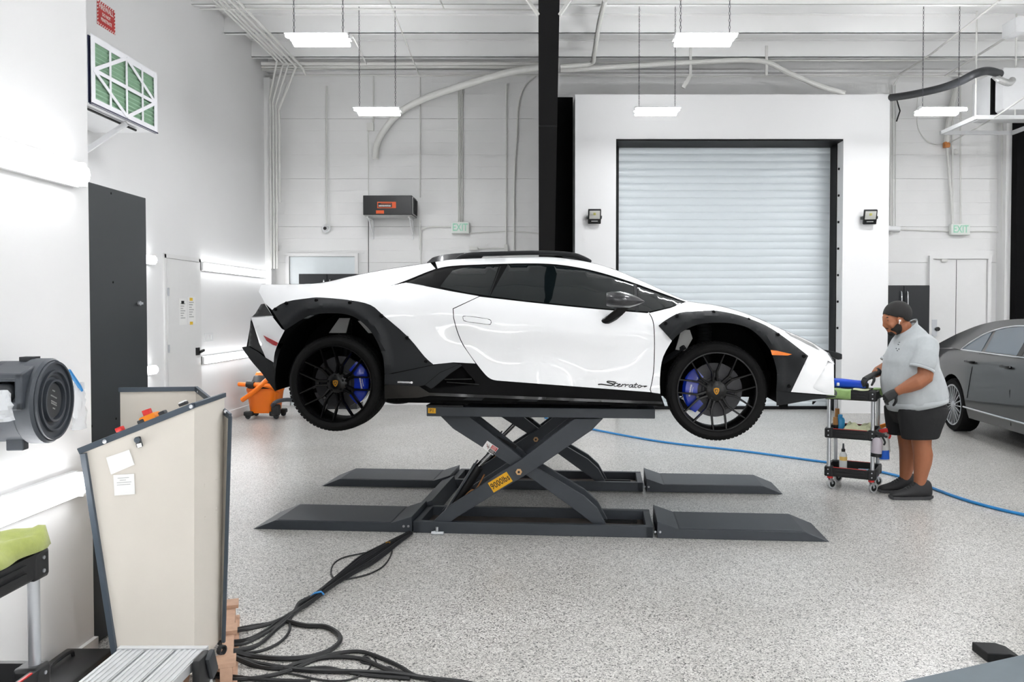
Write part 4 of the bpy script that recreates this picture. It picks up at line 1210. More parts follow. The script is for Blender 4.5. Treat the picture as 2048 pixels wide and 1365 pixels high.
MB().bx(at(868, 520, WY).x, at(900, 520, WY).x, WY - 0.03, WY - 0.012, at(868, 535, WY).z, at(868, 512, WY).z).build('door_pane', 'unit_white', o)
# white flush door in the far left wall
dy0, dy1 = onx(328, 517, XL).y, onx(396, 525, XL).y
dz = onx(330, 517, XL).z
o = MB().bx(XL + 0.002, XL + 0.03, dy0 + 0.03, dy1 - 0.02, 0.01, dz).build('door_5', 'door_paint', smooth=0)
tag(o, 'white flush door with two paper notices in the left wall', kind='structure')
m = MB(); m.bx(XL, XL + 0.02, dy0 - 0.03, dy0 + 0.02, 0, dz + 0.05); m.bx(XL, XL + 0.02, dy1 - 0.01, dy1 + 0.04, 0, dz + 0.05); m.bx(XL, XL + 0.02, dy0 - 0.03, dy1 + 0.04, dz + 0.008, dz + 0.06)
m.build('frame', 'door_paint', o, smooth=0)
hz = onx(392, 703, XL).z; hy = onx(390, 703, XL).y
MB().bx(XL + 0.03, XL + 0.045, hy - 0.05, hy + 0.05, hz - 0.05, hz + 0.05).build('lock_plate', 'box_black', o)
MB().bar((XL + 0.07, hy - 0.02, hz - 0.01), (XL + 0.07, hy + 0.12, hz + 0.01), 0.02, 0.03).build('door_handle', 'box_black', o)
for z in (0.35, 1.15, 1.85): MB().cyl((XL + 0.035, dy0 + 0.03, z - 0.05), (XL + 0.035, dy0 + 0.03, z + 0.05), 0.012, n=8).build('hinge', 'alu', o)
def notice(name, x0, x1, y0, y1, label, hdr):
    a, b = onx(x0, y0, XL + 0.032), onx(x1, y1, XL + 0.032)
    o = MB().bx(XL + 0.031, XL + 0.033, a.y, b.y, onx(x0, y1, XL).z, a.z).build(name, 'paper', smooth=0)
    tag(o, label, 'notice')
    zt_, zb_ = a.z, onx(x0, y1, XL).z
    for k in range(7):
        z = zt_ - (zt_ - zb_) * (0.22 + 0.09 * k)
        MB().bx(XL + 0.0331, XL + 0.0336, a.y + 0.04, b.y - 0.05 - 0.03 * (k % 3), z, z + 0.012).build('print_line', 'foil', o, smooth=0)
    for z0 in hdr:
        z = zt_ - (zt_ - zb_) * z0
        MB().bx(XL + 0.0331, XL + 0.0336, a.y + 0.06, b.y - 0.08, z - 0.03, z + 0.01).build('print_block', 'paper_yellow' if len(hdr) > 1 else 'box_black', o, smooth=0)
    return o
notice('paper_notice', 358, 374, 597, 650, 'white paper notice taped on the left wall door, left one', (0.12,))
notice('paper_notice', 375, 391, 594, 648, 'paper notice with yellow header taped on the left wall door', (0.06, 0.95))
a = onx(408, 667, XL); b = onx(425, 683, XL)
o = MB().bx(XL, XL + 0.012, a.y, b.y, b.z, a.z).build('switch_plate', 'unit_white', bevel=0.003); tag(o, 'white switch plate on the left wall between the LED strips', 'switch')
for k in (0.25, 0.5, 0.75):
    y = a.y + (b.y - a.y) * k
    MB().bx(XL + 0.012, XL + 0.018, y - 0.012, y + 0.012, (a.z + b.z) / 2 - 0.03, (a.z + b.z) / 2 + 0.03).build('switch', 'unit_white', o)

# ---- lockers
def lockers(x0, x1, yt, Y, label):
    a, b = at(x0, yt, Y), at(x1, yt, Y)
    t = thing('storage_locker', label, 'locker', ((a.x + b.x) / 2, Y + 0.2, 0), group='black storage lockers')
    MB().bx(a.x, b.x, Y + 0.02, Y + 0.45, 0.0, a.z).build('body', 'locker', t, smooth=0)
    xm = (a.x + b.x) / 2
    for s, u0, u1 in ((-1, a.x + 0.004, xm - 0.012), (1, xm + 0.012, b.x - 0.004)):
        d = MB().bx(u0, u1, Y, Y + 0.02, 0.05, a.z - 0.01).build('door', 'locker', t, bevel=0.003)
        hx = (xm + s * 0.05)
        MB().tube(smooth_path([(hx, Y - 0.005, a.z - 0.9), (hx, Y - 0.04, a.z - 0.85), (hx, Y - 0.05, a.z - 0.5), (hx, Y - 0.04, a.z - 0.15), (hx, Y - 0.005, a.z - 0.1)], 4), 0.011, 8).build('handle', 'chrome', d)
lockers(1755, 1860, 571, 13.0, 'black two-door locker behind the man')
lockers(597, 712, 548, 13.0, 'black two-door locker behind the car tail in front of a pale door')

# ---- exit signs
def exit_sign(x0, x1, y0, y1, label):
    a, b = at(x0, y0, WY - 0.1), at(x1, y1, WY - 0.1)
    c = (a + b) / 2
    t = thing('exit_sign', label, 'exit sign', c, group='exit signs')
    MB().rbox((c.x, WY - 0.05, c.z), (b.x - a.x, 0.09, a.z - b.z), 0.012).build('housing', 'exit_body', t)
    text('EXIT', 0.175, basis((c.x, WY - 0.096, c.z), (1, 0, 0), (0, -1, 0)), 'lettering', 'exit_green', t, 0.001, sx=0.72, bold=0.003)
exit_sign(902, 938, 444, 467, 'EXIT sign with pale green letters right of the black filter box')
exit_sign(1903, 1941, 448, 470, 'EXIT sign with pale green letters above the white double door')
# ---- security camera
c = at(652, 457, WY - 0.06)
t = thing('security_camera', 'small white dome security camera on the block wall', 'camera', c)
MB().lathe([(0.07, 0.06), (0.075, 0.03), (0.06, 0.0), (0.0005, -0.005)], c, (0, 1, 0), 18).build('base', 'unit_white', t)
MB().ell(c + V((0, -0.02, 0)), (0.05, 0.05, 0.05)).build('dome', 'unit_white', t)
MB().cyl(c + V((0, -0.06, -0.005)), c + V((0, -0.075, -0.007)), 0.028, n=14).build('lens', 'box_black', t)
# ---- black filter box on brackets
a, b = at(726, 391, 13.0), at(824, 430, 13.0)
t = thing('air_filter_box', 'black air filter box with orange label on wall brackets', 'air filter', ((a.x + b.x) / 2, 13.3, b.z))
MB().bx(a.x, b.x, 13.0, 13.5, b.z, a.z).build('case', 'box_black', t, bevel=0.006)
m = MB(); m.bx(b.x, b.x + 0.006, 13.03, 13.47, b.z + 0.02, a.z - 0.02)
gr = m.build('side_grille', 'foil', t, smooth=0)
for k in range(7):
    y = 13.05 + k * 0.065
    MB().bar((b.x + 0.008, y, b.z + 0.03), (b.x + 0.008, y + 0.03, a.z - 0.03), 0.008, 0.02, up=(1, 0, 0)).build('grille_bar', 'box_black', gr)
MB().bx(a.x + 0.004, b.x - 0.004, 13.02, 13.48, b.z - 0.008, b.z).build('bottom_panel', 'foil', t)
def fq(x0, x1, y0, y1, mat, name, par, d=0.002):
    p, q = at(x0, y0, 13.0), at(x1, y1, 13.0)
    return MB().bx(p.x, q.x, 13.0 - d, 13.0 + 0.001, q.z, p.z).build(name, mat, par, smooth=0)
lb = fq(754.5, 792, 404, 416.5, 'orange_print', 'brand_label', t)
fq(756, 784, 406, 415, 'box_black', 'brand_field', lb, 0.003)
p = at(769.5, 411.8, 12.995); marks(0.2, 0.03, 9, basis((p.x, 12.9965, p.z), (1, 0, 0), (0, -1, 0)), 'brand_print', 'sign_white', lb)
p = at(772, 407.6, 12.995); marks(0.17, 0.014, 12, basis((p.x, 12.9965, p.z), (1, 0, 0), (0, -1, 0)), 'brand_print', 'orange_print', lb)
fq(752, 768, 421, 427.5, 'orange_print', 'orange_label', t)
for x in (745, 825):
    p = at(x, 445, 13.5)
    m = MB(); m.bx(p.x - 0.012, p.x + 0.012, 13.53, 13.57, b.z - 0.35, b.z); m.bx(p.x - 0.012, p.x + 0.012, 13.1, 13.57, b.z - 0.035, b.z - 0.01); m.bar((p.x, 13.55, b.z - 0.3), (p.x, 13.2, b.z - 0.03), 0.02, 0.02)
    m.build('bracket', 'unit_white', t)
# ---- floodlights on the door surround
def flood(px, py, yaw, label):
    c = at(px, py, PY - 0.12)
    t = thing('floodlight', label, 'floodlight', c, yaw, group='black floodlights on the door surround', local=True)
    R = Matrix.Rotation(0.35, 3, 'X')
    MB().rbox((0, 0, 0), (0.20, 0.05, 0.23), 0.01, R=R).build('housing', 'box_black', t)
    MB().rbox(R @ V((0, -0.022, 0.03)), (0.165, 0.012, 0.13), 0.004, R=R).build('glass', 'lens', t)
    MB().rbox(R @ V((0, -0.030, 0.045)), (0.04, 0.004, 0.04), 0.002, R=R).build('led_chip', 'lens_yellow', t)
    MB().rbox(R @ V((0, -0.027, -0.07)), (0.1, 0.004, 0.014), 0.001, R=R).build('name_strip', 'foil', t)
    m = MB()
    m.bx(-0.115, -0.105, -0.01, 0.12, -0.03, 0.01); m.bx(0.105, 0.115, -0.01, 0.12, -0.03, 0.01); m.bx(-0.115, 0.115, 0.11, 0.118, -0.03, 0.01)
    m.build('bracket', 'box_black', t)
flood(1189, 433, 0.0, 'black floodlight on the surround left of the roll-up door')
flood(1740, 434, -0.12, 'black floodlight on the surround right of the roll-up door')
# ---- firewall sign
X = XL + 0.004
a, b, c2 = onx(194, 1, X), onx(230, 22, X), onx(230, 70, X)
zc = (b.z + c2.z) / 2; hh = (b.z - c2.z)
t = thing('firewall_sign', 'red FIREWALL sign high on the left wall', 'sign', (X, (a.y + b.y) / 2, zc))
MB().bx(X - 0.002, X, a.y, b.y, zc - hh / 2, zc + hh / 2).build('plate', 'sign_red', t, smooth=0)
ln = b.y - a.y
for k in range(9):
    for z in (zc + hh / 2 - 0.012, zc - hh / 2 + 0.012):
        y = a.y + ln * (k + 0.3) / 9
        MB().add([V((X + 0.001, y, z - 0.01)), V((X + 0.001, y + 0.018, z - 0.01)), V((X + 0.001, y + 0.03, z + 0.01)), V((X + 0.001, y + 0.012, z + 0.01))], [(0, 1, 2, 3)]).build('stripe', 'sign_white', t)
for k in range(7):
    for y in (a.y + 0.01, b.y - 0.01):
        z = zc - hh / 2 + hh * (k + 0.5) / 7
        MB().add([V((X + 0.001, y - 0.01, z - 0.012)), V((X + 0.001, y + 0.01, z)), V((X + 0.001, y + 0.01, z + 0.014)), V((X + 0.001, y - 0.01, z + 0.002))], [(0, 1, 2, 3)]).build('stripe', 'sign_white', t)
for tx, sz, dz_ in (('FIREWALL', 0.078, 0.07), ('DO NOT', 0.05, 0.0), ('PENETRATE', 0.05, -0.055)):
    text(tx, sz, basis((X + 0.001, (a.y + b.y) / 2, zc + dz_), (0, 1, 0), (1, 0, 0)), 'lettering', 'sign_white', t, 0.0006, sx=0.8, bold=0.001)

# ---- white filter unit on the left wall
XF = -3.95
fy0 = onx(181, 60, XF).y; fy1 = onx(313, 150, XF).y
zt_ = onx(313, 150, XF).z; zb_ = onx(313, 265, XF).z
t = thing('air_filtration_unit', 'white air filtration unit with green pleated filter high on the left wall', 'air filter', (XF, (fy0 + fy1) / 2, zb_))
MB().bx(XL, XF - 0.03, fy0, fy1, zb_, zt_).build('case', 'unit_white', t, smooth=0)
MB().bx(XF - 0.03, XF - 0.02, fy0, fy1, zb_, zt_).build('backing', 'navy', t, smooth=0)
fw_, fh = fy1 - fy0, zt_ - zb_
def fp(u, v, x=0.0): return V((XF + x, fy0 + fw_ * u, zb_ + fh * v))
nb = 13
for k in range(nb):              # pleats
    v0, v1 = 0.05 + 0.9 * k / nb, 0.05 + 0.9 * (k + 1) / nb
    m = MB(); m.loft([[fp(u, v0, -0.02), fp(u, (v0 + v1) / 2, -0.004), fp(u, v1, -0.02)] for u in (0.03, 0.97)], cap=False, closed=True)
    m.build('pleat', 'filter_green', t)
m = MB()
bk = [0]
def band(u0, v0, u1, v1, wd_):
    bk[0] += 1
    m.bar(fp(u0, v0, 0.0004 * bk[0]), fp(u1, v1, 0.0004 * bk[0]), wd_, 0.006, up=(1, 0, 0))
band(0, 0.03, 1, 0.03, 0.06); band(0, 0.97, 1, 0.97, 0.06); band(0.025, 0, 0.025, 1, 0.06); band(0.975, 0, 0.975, 1, 0.06)
for u in (0.26, 0.5, 0.75): band(u, 0.03, u, 0.97, 0.03)
band(0.03, 0.5, 0.97, 0.5, 0.035)
for (u0, v0, u1, v1) in ((0.03, 0.5, 0.5, 0.97), (0.5, 0.97, 0.97, 0.5), (0.97, 0.5, 0.5, 0.03), (0.5, 0.03, 0.03, 0.5)): band(u0, v0, u1, v1, 0.035)
m.build('filter_frame', 'card_white', t)
MB().bx(XF - 0.02, XF + 0.012, fy0, fy1, zb_ - 0.012, zb_).build('bottom_trim', 'navy', t)
MB().cyl((XF - 0.12, fy0, zb_ - 0.02), (XF - 0.12, fy1 - 0.2, zb_ - 0.02), 0.012, n=8).build('edge_rod', 'box_black', t)
MB().bar((XF - 0.05, fy0 + fw_ * 0.58, zb_ - 0.02), (XL, fy0 + fw_ * 0.58, zb_ - 0.42), 0.05, 0.02, up=(0, 1, 0)).build('bracket', 'unit_white', t)
# ---- dark cabinet at the end of the nearest wall
ck = XN - 0.11
cy0, cy1 = YN + 0.03, onx(294, 600, ck).y
cz = onx(292, 395, ck).z
t = thing('tall_cabinet', 'tall dark grey metal cabinet at the end of the nearest wall', 'cabinet', ((ck - 0.4), (cy0 + cy1) / 2, 0))
MB().bx(ck - 0.9, ck - 0.02, cy0, cy1, 0, cz).build('body', 'hammer_grey', t, smooth=0)
d = MB().bx(ck - 0.018, ck, cy0, cy1, 0.02, cz - 0.004).build('side_panel', 'hammer_grey', t, bevel=0.003)
lz = onx(277, 607, ck).z; ly = onx(277, 607, ck).y
m = MB(); m.cyl((ck, ly, lz), (ck + 0.012, ly, lz), 0.012, n=12); m.bar((ck + 0.012, ly - 0.03, lz), (ck + 0.012, ly + 0.02, lz), 0.008, 0.012); m.build('latch', 'alu', d)
for px, py in ((226, 565), (222, 387), (183, 853), (232, 838)):
    p = onx(px, py, ck); MB().cyl((ck - 0.001, p.y, p.z), (ck + 0.0012, p.y, p.z), 0.006, n=10).build('screw_hole', 'void_black', d)
# ================================================================== things in the left foreground
mk('beige', 'dad4ca', 0.5, var=0.03, vs=8, bump=0.04, bs=400)
mk('trim_blue', '414c57', 0.45, var=0.08)
mk('estop_orange', 'f08a10', 0.4, var=0.05)
mk('red_plastic', 'cc2420', 0.4, var=0.06)
mk('pallet_wood', 'bf9c84', 0.75, var=0.2, vs=25, bump=0.3, bs=90)
mk('reel_grey', '3c4148', 0.5, var=0.08, vs=40, bump=0.12, bs=350)
mk('reel_dark', '2a2d31', 0.5, var=0.1)
mk('hose_blue', '2a86c8', 0.4, var=0.05)
mk('poly_bag', 'eceff2', 0.25, var=0.05, alpha=0.55)
mk('towel_green', 'a8b25e', 0.95, var=0.15, vs=60, bump=0.5, bs=500, sheen=0.3)
mk('towel_sage', '8fae6c', 0.95, var=0.12, vs=60, bump=0.5, bs=500, sheen=0.3)
mk('stool_alu', 'bfc1c2', 0.45, metal=0.35, var=0.06, vs=20)
mk('cart_black', '101113', 0.5, var=0.12, vs=40)
mk('orange_vac', 'f0760c', 0.4, var=0.05)
mk('floor_box', '18191b', 0.5, var=0.1)
mk('plate_grey', '5a656c', 0.5, var=0.06, vs=20)

# ---- beige console on a pallet
def hp_(px, py, Y): return at(px, py, Y)
N0, N1, N2 = 3.15, 3.30, 3.68
t = thing('control_console', 'beige sheet metal lift control console with dark trim on a pallet', 'console', V((-1.65, 3.6, 0.1)))
def sheet(pts, name, mat, th=0.004, inward=(0, 1, 0)):
    m = MB(); m.prism(pts, V(inward) * th); return m.build(name, mat, t, smooth=0)
a0, a1, a2 = at(166, 903, N0), at(388.5, 812, N1), at(449, 793, N2)
b0, b1, b2 = at(240, 1300, 3.2), at(388.5, 1345, N1), at(445, 1312, N2)
for q in (b0, b1, b2): q.z = 0.105
b0 = V((at(243, 1300, 3.2).x, 3.2, 0.105))
sheet([a0, a1, b1, b0], 'near_panel', 'beige')
sheet([a1, a2, b2, b1], 'near_corner_panel', 'beige', inward=(-1, 0.3, 0))
c0, c1, c2 = at(240, 780, 3.9), at(393, 778, 4.0), at(461, 833, 3.62)
e0, e1, e2 = V((c0.x, 3.9, 0.105)), V((c1.x, 4.0, 0.105)), V((at(447, 1200, 3.62).x, 3.62, 0.105))
sheet([c0, c1, e1, e0], 'far_panel', 'beige')
sheet([c1, c2, e2, e1], 'far_corner_panel', 'beige', inward=(-1, 0, 0))
sheet([a2, V((c2.x, c2.y, c2.z)), e2, b2], 'back_panel', 'beige', inward=(-1, 0, 0)) if False else None
# sloped desk between the cheeks
sheet([a0 + V((0.01, 0.01, -0.05)), a1 + V((0, 0.01, -0.03)), at(386, 822, 3.95), at(240, 868, 3.86)], 'desk', 'beige', 0.004, (0, 0, -1))
def trim(p, q, wd, name='edge_trim', out=(0, -0.004, 0), ht=0.014):
    return MB().bar(V(p) + V(out), V(q) + V(out), ht, wd).build(name, 'trim_blue', t, bevel=0.001)
trim(at(158, 903, N0), at(388.5, 811, N1), 0.024); trim(at(388.5, 811, N1), at(450, 790, N2), 0.02)
trim(at(168, 907, N0), V((at(239, 1300, 3.2).x, 3.2, 0.11)), 0.022)
trim(c0 + V((-0.005, 0, 0)), c1, 0.022); trim(c1, c2, 0.026)
trim(c2, e2, 0.014)
for px, py, Y in ((209, 884, 3.18), (382, 814, 3.29)):
    p = at(px, py, Y - 0.012); MB().lathe([(0.0005, 0.004), (0.007, 0.003), (0.009, 0.0)], p, (0, -1, 0), 10).build('screw', 'alu', t)
for px, py, Y in ((397, 784, 3.98), (451, 824, 3.66)):
    p = at(px, py, Y - 0.02); MB().lathe([(0.0005, 0.004), (0.006, 0.003), (0.008, 0.0)], p, (0.6, -1, 0), 10).build('screw', 'alu', t)
for px, py in ((407.7, 972), (431, 958), (408.6, 1037), (432, 1018)):
    u = (px - 388.5) / 60.5
    p = at(px, py, N1 + (N2 - N1) * u - 0.004); MB().lathe([(0.0005, 0.004), (0.006, 0.003), (0.009, 0.0)], p, (0.95, -0.3, 0), 10).build('panel_bolt', 'beige', t)
# lock
p = at(277.5, 885, 3.215)
m = MB(); m.rbox(p, (0.026, 0.012, 0.045), 0.008, R=Matrix.Rotation(-0.25, 3, 'Y')); lk = m.build('lock', 'reel_dark', t)
MB().lathe([(0.012, 0.0), (0.012, 0.006), (0.008, 0.007), (0.0005, 0.005)], p + V((-0.002, -0.006, 0.01)), (0, -1, 0), 16).build('lock_barrel', 'trim_blue', lk)
MB().box(p + V((0.006, -0.007, -0.012)), (0.018, 0.003, 0.016), Matrix.Rotation(-0.25, 3, 'Y')).build('lock_tag', 'paper', lk)
# switches on the desk
p = at(301, 838, 3.5)
es = MB().rbox(p, (0.075, 0.06, 0.04), 0.008, R=Matrix.Rotation(-0.4, 3, 'Y')).build('switch_box', 'estop_orange', t)
MB().cyl(p + V((-0.01, 0, 0.018)), p + V((-0.018, 0, 0.04)), 0.02, n=14).build('switch_knob', 'red_plastic', es)
for px, py, mt, sz in ((240, 859, 'red_plastic', (0.03, 0.03, 0.02)), (284, 844, 'reel_dark', (0.03, 0.03, 0.02)), (326, 827, 'reel_dark', (0.03, 0.03, 0.02)), (367, 808, 'reel_dark', (0.035, 0.03, 0.014)), (366, 806, 'paper', (0.03, 0.028, 0.014))):
    MB().rbox(at(px, py, 3.48), sz, 0.004, R=Matrix.Rotation(-0.4, 3, 'Y')).build('desk_button', mt, t)
# cable gland near the foot
p = at(440, 1300, 3.52)
MB().lathe([(0.022, 0.0), (0.022, 0.02), (0.016, 0.02), (0.016, 0.0)], p, (1, -0.4, 0), 14).build('cable_gland', 'reel_dark', t)
# papers taped on the console
for nm, lab, pts in (('paper_sheet', 'tilted white paper taped on the beige console under its lock', ((212, 916), (258, 900), (269, 930), (222, 950))),
                     ('paper_sheet', 'upright white printed paper taped low on the beige console', ((226.5, 951), (268, 948), (270, 989), (229, 992)))):
    P = [at(x, y, N0 + 0.15 * (x - 166) / 222.0 - 0.006) for x, y in pts]
    o = MB().prism(P, (0, 0.0015, 0)).build(nm, 'paper', smooth=0); tag(o, lab, 'paper', 'papers on the console')
    if 'upright' in lab:
        for k, (u0, u1) in enumerate(((0.2, 0.75), (0.3, 0.6), (0.15, 0.85), (0.15, 0.8))):
            v_ = 0.15 + 0.11 * k
            q = lambda u, v: P[0].lerp(P[1], u).lerp(P[3].lerp(P[2], u), v) + V((0, -0.0004, 0))
            MB().prism([q(u0, v_), q(u1, v_), q(u1, v_ + 0.03), q(u0, v_ + 0.03)], (0, -0.0003, 0)).build('print_line', 'foil', o, smooth=0)
# ---- pallet
PU, PV = V((0.94, 0.34, 0)), V((-0.34, 0.94, 0))
P0 = V((-1.33, 3.42, 0))
t2 = thing('wooden_pallet', 'small wooden pallet under the beige console', 'pallet', P0 - PU * 0.35 + PV * 0.4)
for v_ in (0.05, 0.42, 0.77):
    c = P0 + PV * v_ - PU * 0.23
    MB().bar(c - PU * 0.23 + V((0, 0, 0.09)), c + PU * 0.24 + V((0, 0, 0.09)), 0.10, 0.018).build('deck_board', 'pallet_wood', t2, smooth=0)
for k in range(3):
    c = P0 - PU * (0.03 + 0.2 * k)
    MB().bar(c + V((0, 0, 0.045)), c + PV * 0.82 + V((0, 0, 0.045)), 0.05, 0.07).build('stringer', 'pallet_wood', t2, smooth=0)
    MB().bar(c + V((0, 0, 0.005)), c + PV * 0.82 + V((0, 0, 0.005)), 0.09, 0.01).build('bottom_board', 'pallet_wood', t2, smooth=0)
# ---- hose reel on the nearest wall
rx = -1.80
rc = onx(106, 803, rx)
t3 = thing('hose_reel', 'grey plastic wall-mounted hose reel on the nearest white wall', 'hose reel', V((XN + 0.01, rc.y, rc.z)))
R0 = 0.158
ax = (1, 0, 0)
m = MB(); m.lathe([(0.0005, -0.02), (R0 * 0.55, -0.02), (R0 * 0.6, -0.012), (R0 * 0.95, -0.012), (R0, -0.022), (R0, -0.075), (R0 * 0.94, -0.085), (R0 * 0.94, -0.19), (0.0005, -0.19)], rc, ax, 48)
m.build('drum_housing', 'reel_grey', t3)
for rr in (0.92, 0.72, 0.50):
    m = MB(); m.lathe([(R0 * rr, -0.02), (R0 * rr, -0.002), (R0 * (rr - 0.05), -0.002), (R0 * (rr - 0.05), -0.02)], rc, ax, 48); m.build('face_ring', 'reel_grey', t3)
m = MB(); m.lathe([(0.0005, -0.012), (R0 * 0.4, -0.012), (R0 * 0.4, -0.02)], rc, ax, 36); fd_ = m.build('name_disc', 'reel_dark', t3)
for dz_, wd_, n_k in ((0.036, 0.022, 2), (0.014, 0.05, 7), (-0.006, 0.046, 6), (-0.014, 0.046, 6), (-0.03, 0.02, 2)):
    marks(wd_, 0.0065, n_k, basis(rc + V((-0.0115, 0, dz_)), (0, 0.93, -0.36), (1, 0, 0)), 'face_print', 'foil', fd_)
# outlet block on the side that faces the camera
yb_ = rc.y - R0
m = MB()
bz0, bz1 = rc.z - 0.015, rc.z + 0.115
x0_, x1_ = rx - 0.16, rx - 0.035
m.bx(x0_, x1_, yb_ - 0.02, rc.y - 0.03, bz1 - 0.022, bz1); m.bx(x0_, x1_, yb_ - 0.02, rc.y - 0.03, bz0, bz0 + 0.03)
m.bx(x0_, x0_ + 0.022, yb_ - 0.02, rc.y - 0.03, bz0, bz1); m.bx(x1_ - 0.025, x1_, yb_ - 0.02, rc.y - 0.03, bz0, bz1)
m.build('outlet_block', 'reel_grey', t3, bevel=0.006)
m = MB(); m.prism([V((x0_, yb_ - 0.018, bz1)), V((x0_, rc.y - 0.03, rc.z + R0 * 0.93)), V((x0_, rc.y, rc.z + R0 * 0.93)), V((x0_, rc.y, bz1 - 0.03)), V((x0_, yb_ - 0.018, bz1 - 0.03))], (0.125, 0, 0)); m.build('top_shoulder', 'reel_grey', t3, bevel=0.006)
m = MB(); m.bx(x0_ + 0.02, x1_ - 0.02, yb_ + 0.03, yb_ + 0.04, bz0, bz1); m.build('outlet_back', 'void_black', t3)
MB().ell((rx - 0.1, yb_ + 0.005, bz0 + 0.06), (0.036, 0.035, 0.036)).build('hose_stop', 'reel_dark', t3)
MB().bx(rx - 0.15, rx - 0.09, rc.y - 0.06, rc.y - 0.02, rc.z - R0 - 0.018, rc.z - R0 + 0.03).build('lower_lug', 'reel_grey', t3, bevel=0.004)
MB().bx(rx - 0.12, rx - 0.07, rc.y - 0.02, rc.y + 0.03, rc.z + R0 - 0.01, rc.z + R0 + 0.006).build('top_latch', 'reel_dark', t3)
MB().bx(XN, rx - 0.18, rc.y - 0.06, rc.y + 0.06, rc.z - 0.1, rc.z + 0.1).build('wall_bracket', 'reel_grey', t3)
t3.rotation_euler = (0, 0, math.radians(7))
# blue hoses and plastic wrap beside the reel
q = [onx(x, y, XN + 0.06) for x, y in ((138, 742), (148, 757), (158, 772), (163, 782))]
o = MB().tube(smooth_path(q, 4), 0.008, 8).build('hose_tail', 'hose_blue'); tag(o, 'short blue hose tail behind the hose reel', 'hose')
def bag(px, py, X, sx, sz, label, tie):
    c = onx(px, py, X); random.seed(int(px))
    m = MB(); rg = []
    for j in range(9):
        v_ = j / 8.0
        wv = sx * (0.25 + 0.75 * math.sin(min(v_ * 1.9, 1.57)))
        rg.append([c + V((math.cos(a) * 0.018 * (0.5 + random.random()), math.sin(a) * wv * (0.75 + 0.5 * random.random()), sz * (0.5 - v_))) for a in [2 * math.pi * k / 14 for k in range(14)]])
    m.loft(rg); o = m.build('plastic_bag', 'poly_bag'); tag(o, label, 'bag')
    MB().tube([c + V((0.004, -sx * 0.3, sz * 0.25)), c + V((0.006, 0, 0.0)), c + V((0.004, sx * 0.2, -sz * 0.2))], 0.008, 6).build('wrapped_hose', 'hose_blue', o) if tie else None
    if tie:
        ch = o.children[0]; 
    return o
bag(8, 812, -1.72, 0.032, 0.10, 'clear plastic bag tied on the hose outlet of the reel', False)
bag(158, 812, XN + 0.05, 0.045, 0.2, 'clear plastic bag hanging on the wall right of the hose reel', False)
# ---- black box on the floor by the wall
a, b = V((XN + 0.03, 3.02, 0)), V((-1.80, 3.34, 0.2))
t4 = thing('power_box', 'black box on the floor at the foot of the nearest wall', 'box', ((a.x + b.x) / 2, 3.18, 0))
MB().rbox(((a.x + b.x) / 2, 3.18, 0.1), (b.x - a.x, 0.32, 0.2), 0.012).build('case', 'floor_box', t4)
MB().tube(smooth_path([(-1.93, 3.1, 0.2), (-1.93, 3.12, 0.225), (-1.93, 3.24, 0.225), (-1.93, 3.26, 0.2)], 4), 0.008, 6).build('handle', 'floor_box', t4)
# ---- aluminium work platform
zt_ = 0.5
sx0, sx1, sy1 = -1.405, -1.11, 2.63
t5 = thing('work_platform', 'folding aluminium work platform in the lower left foreground', 'step stool', (-1.25, 2.1, 0))
for k in range(3):
    x0_ = sx0 + (sx1 - sx0) * k / 3 + 0.004; x1_ = sx0 + (sx1 - sx0) * (k + 1) / 3 - 0.004
    m = MB(); m.bx(x0_, x1_, 1.6, sy1 - 0.01, zt_ - 0.03, zt_)
    for j in range(5):
        xx = x0_ + (x1_ - x0_) * (j + 0.5) / 5; m.bx(xx - 0.004, xx + 0.004, 1.6, sy1 - 0.012, zt_, zt_ + 0.0025)
    m.build('tread_plank', 'stool_alu', t5, smooth=0)
MB().bx(sx0, sx1, sy1 - 0.012, sy1 + 0.012, zt_ - 0.05, zt_ + 0.005).build('end_rail', 'stool_alu', t5)
MB().bx(sx0, sx1, 1.58, 1.604, zt_ - 0.05, zt_ + 0.005).build('end_rail', 'stool_alu', t5)
for y in (sy1 - 0.03, 1.62):
    for x in (sx0 + 0.02, sx1 - 0.02):
        MB().bar((x, y, zt_ - 0.02), (x + (0.06 if x > -1.3 else -0.06), y + (0.12 if y > 2 else -0.12), 0.0), 0.05, 0.03).build('leg', 'stool_alu', t5)
m = MB(); m.rbox((sx1 + 0.015, sy1 - 0.08, zt_ - 0.04), (0.03, 0.09, 0.11), 0.012); m.build('hinge_joint', 'cart_black', t5)
m = MB(); m.rbox((sx1 + 0.035, sy1 - 0.05, zt_ - 0.03), (0.02, 0.05, 0.09), 0.008, R=Matrix.Rotation(0.4, 3, 'X')); m.build('hinge_lever', 'reel_dark', t5)

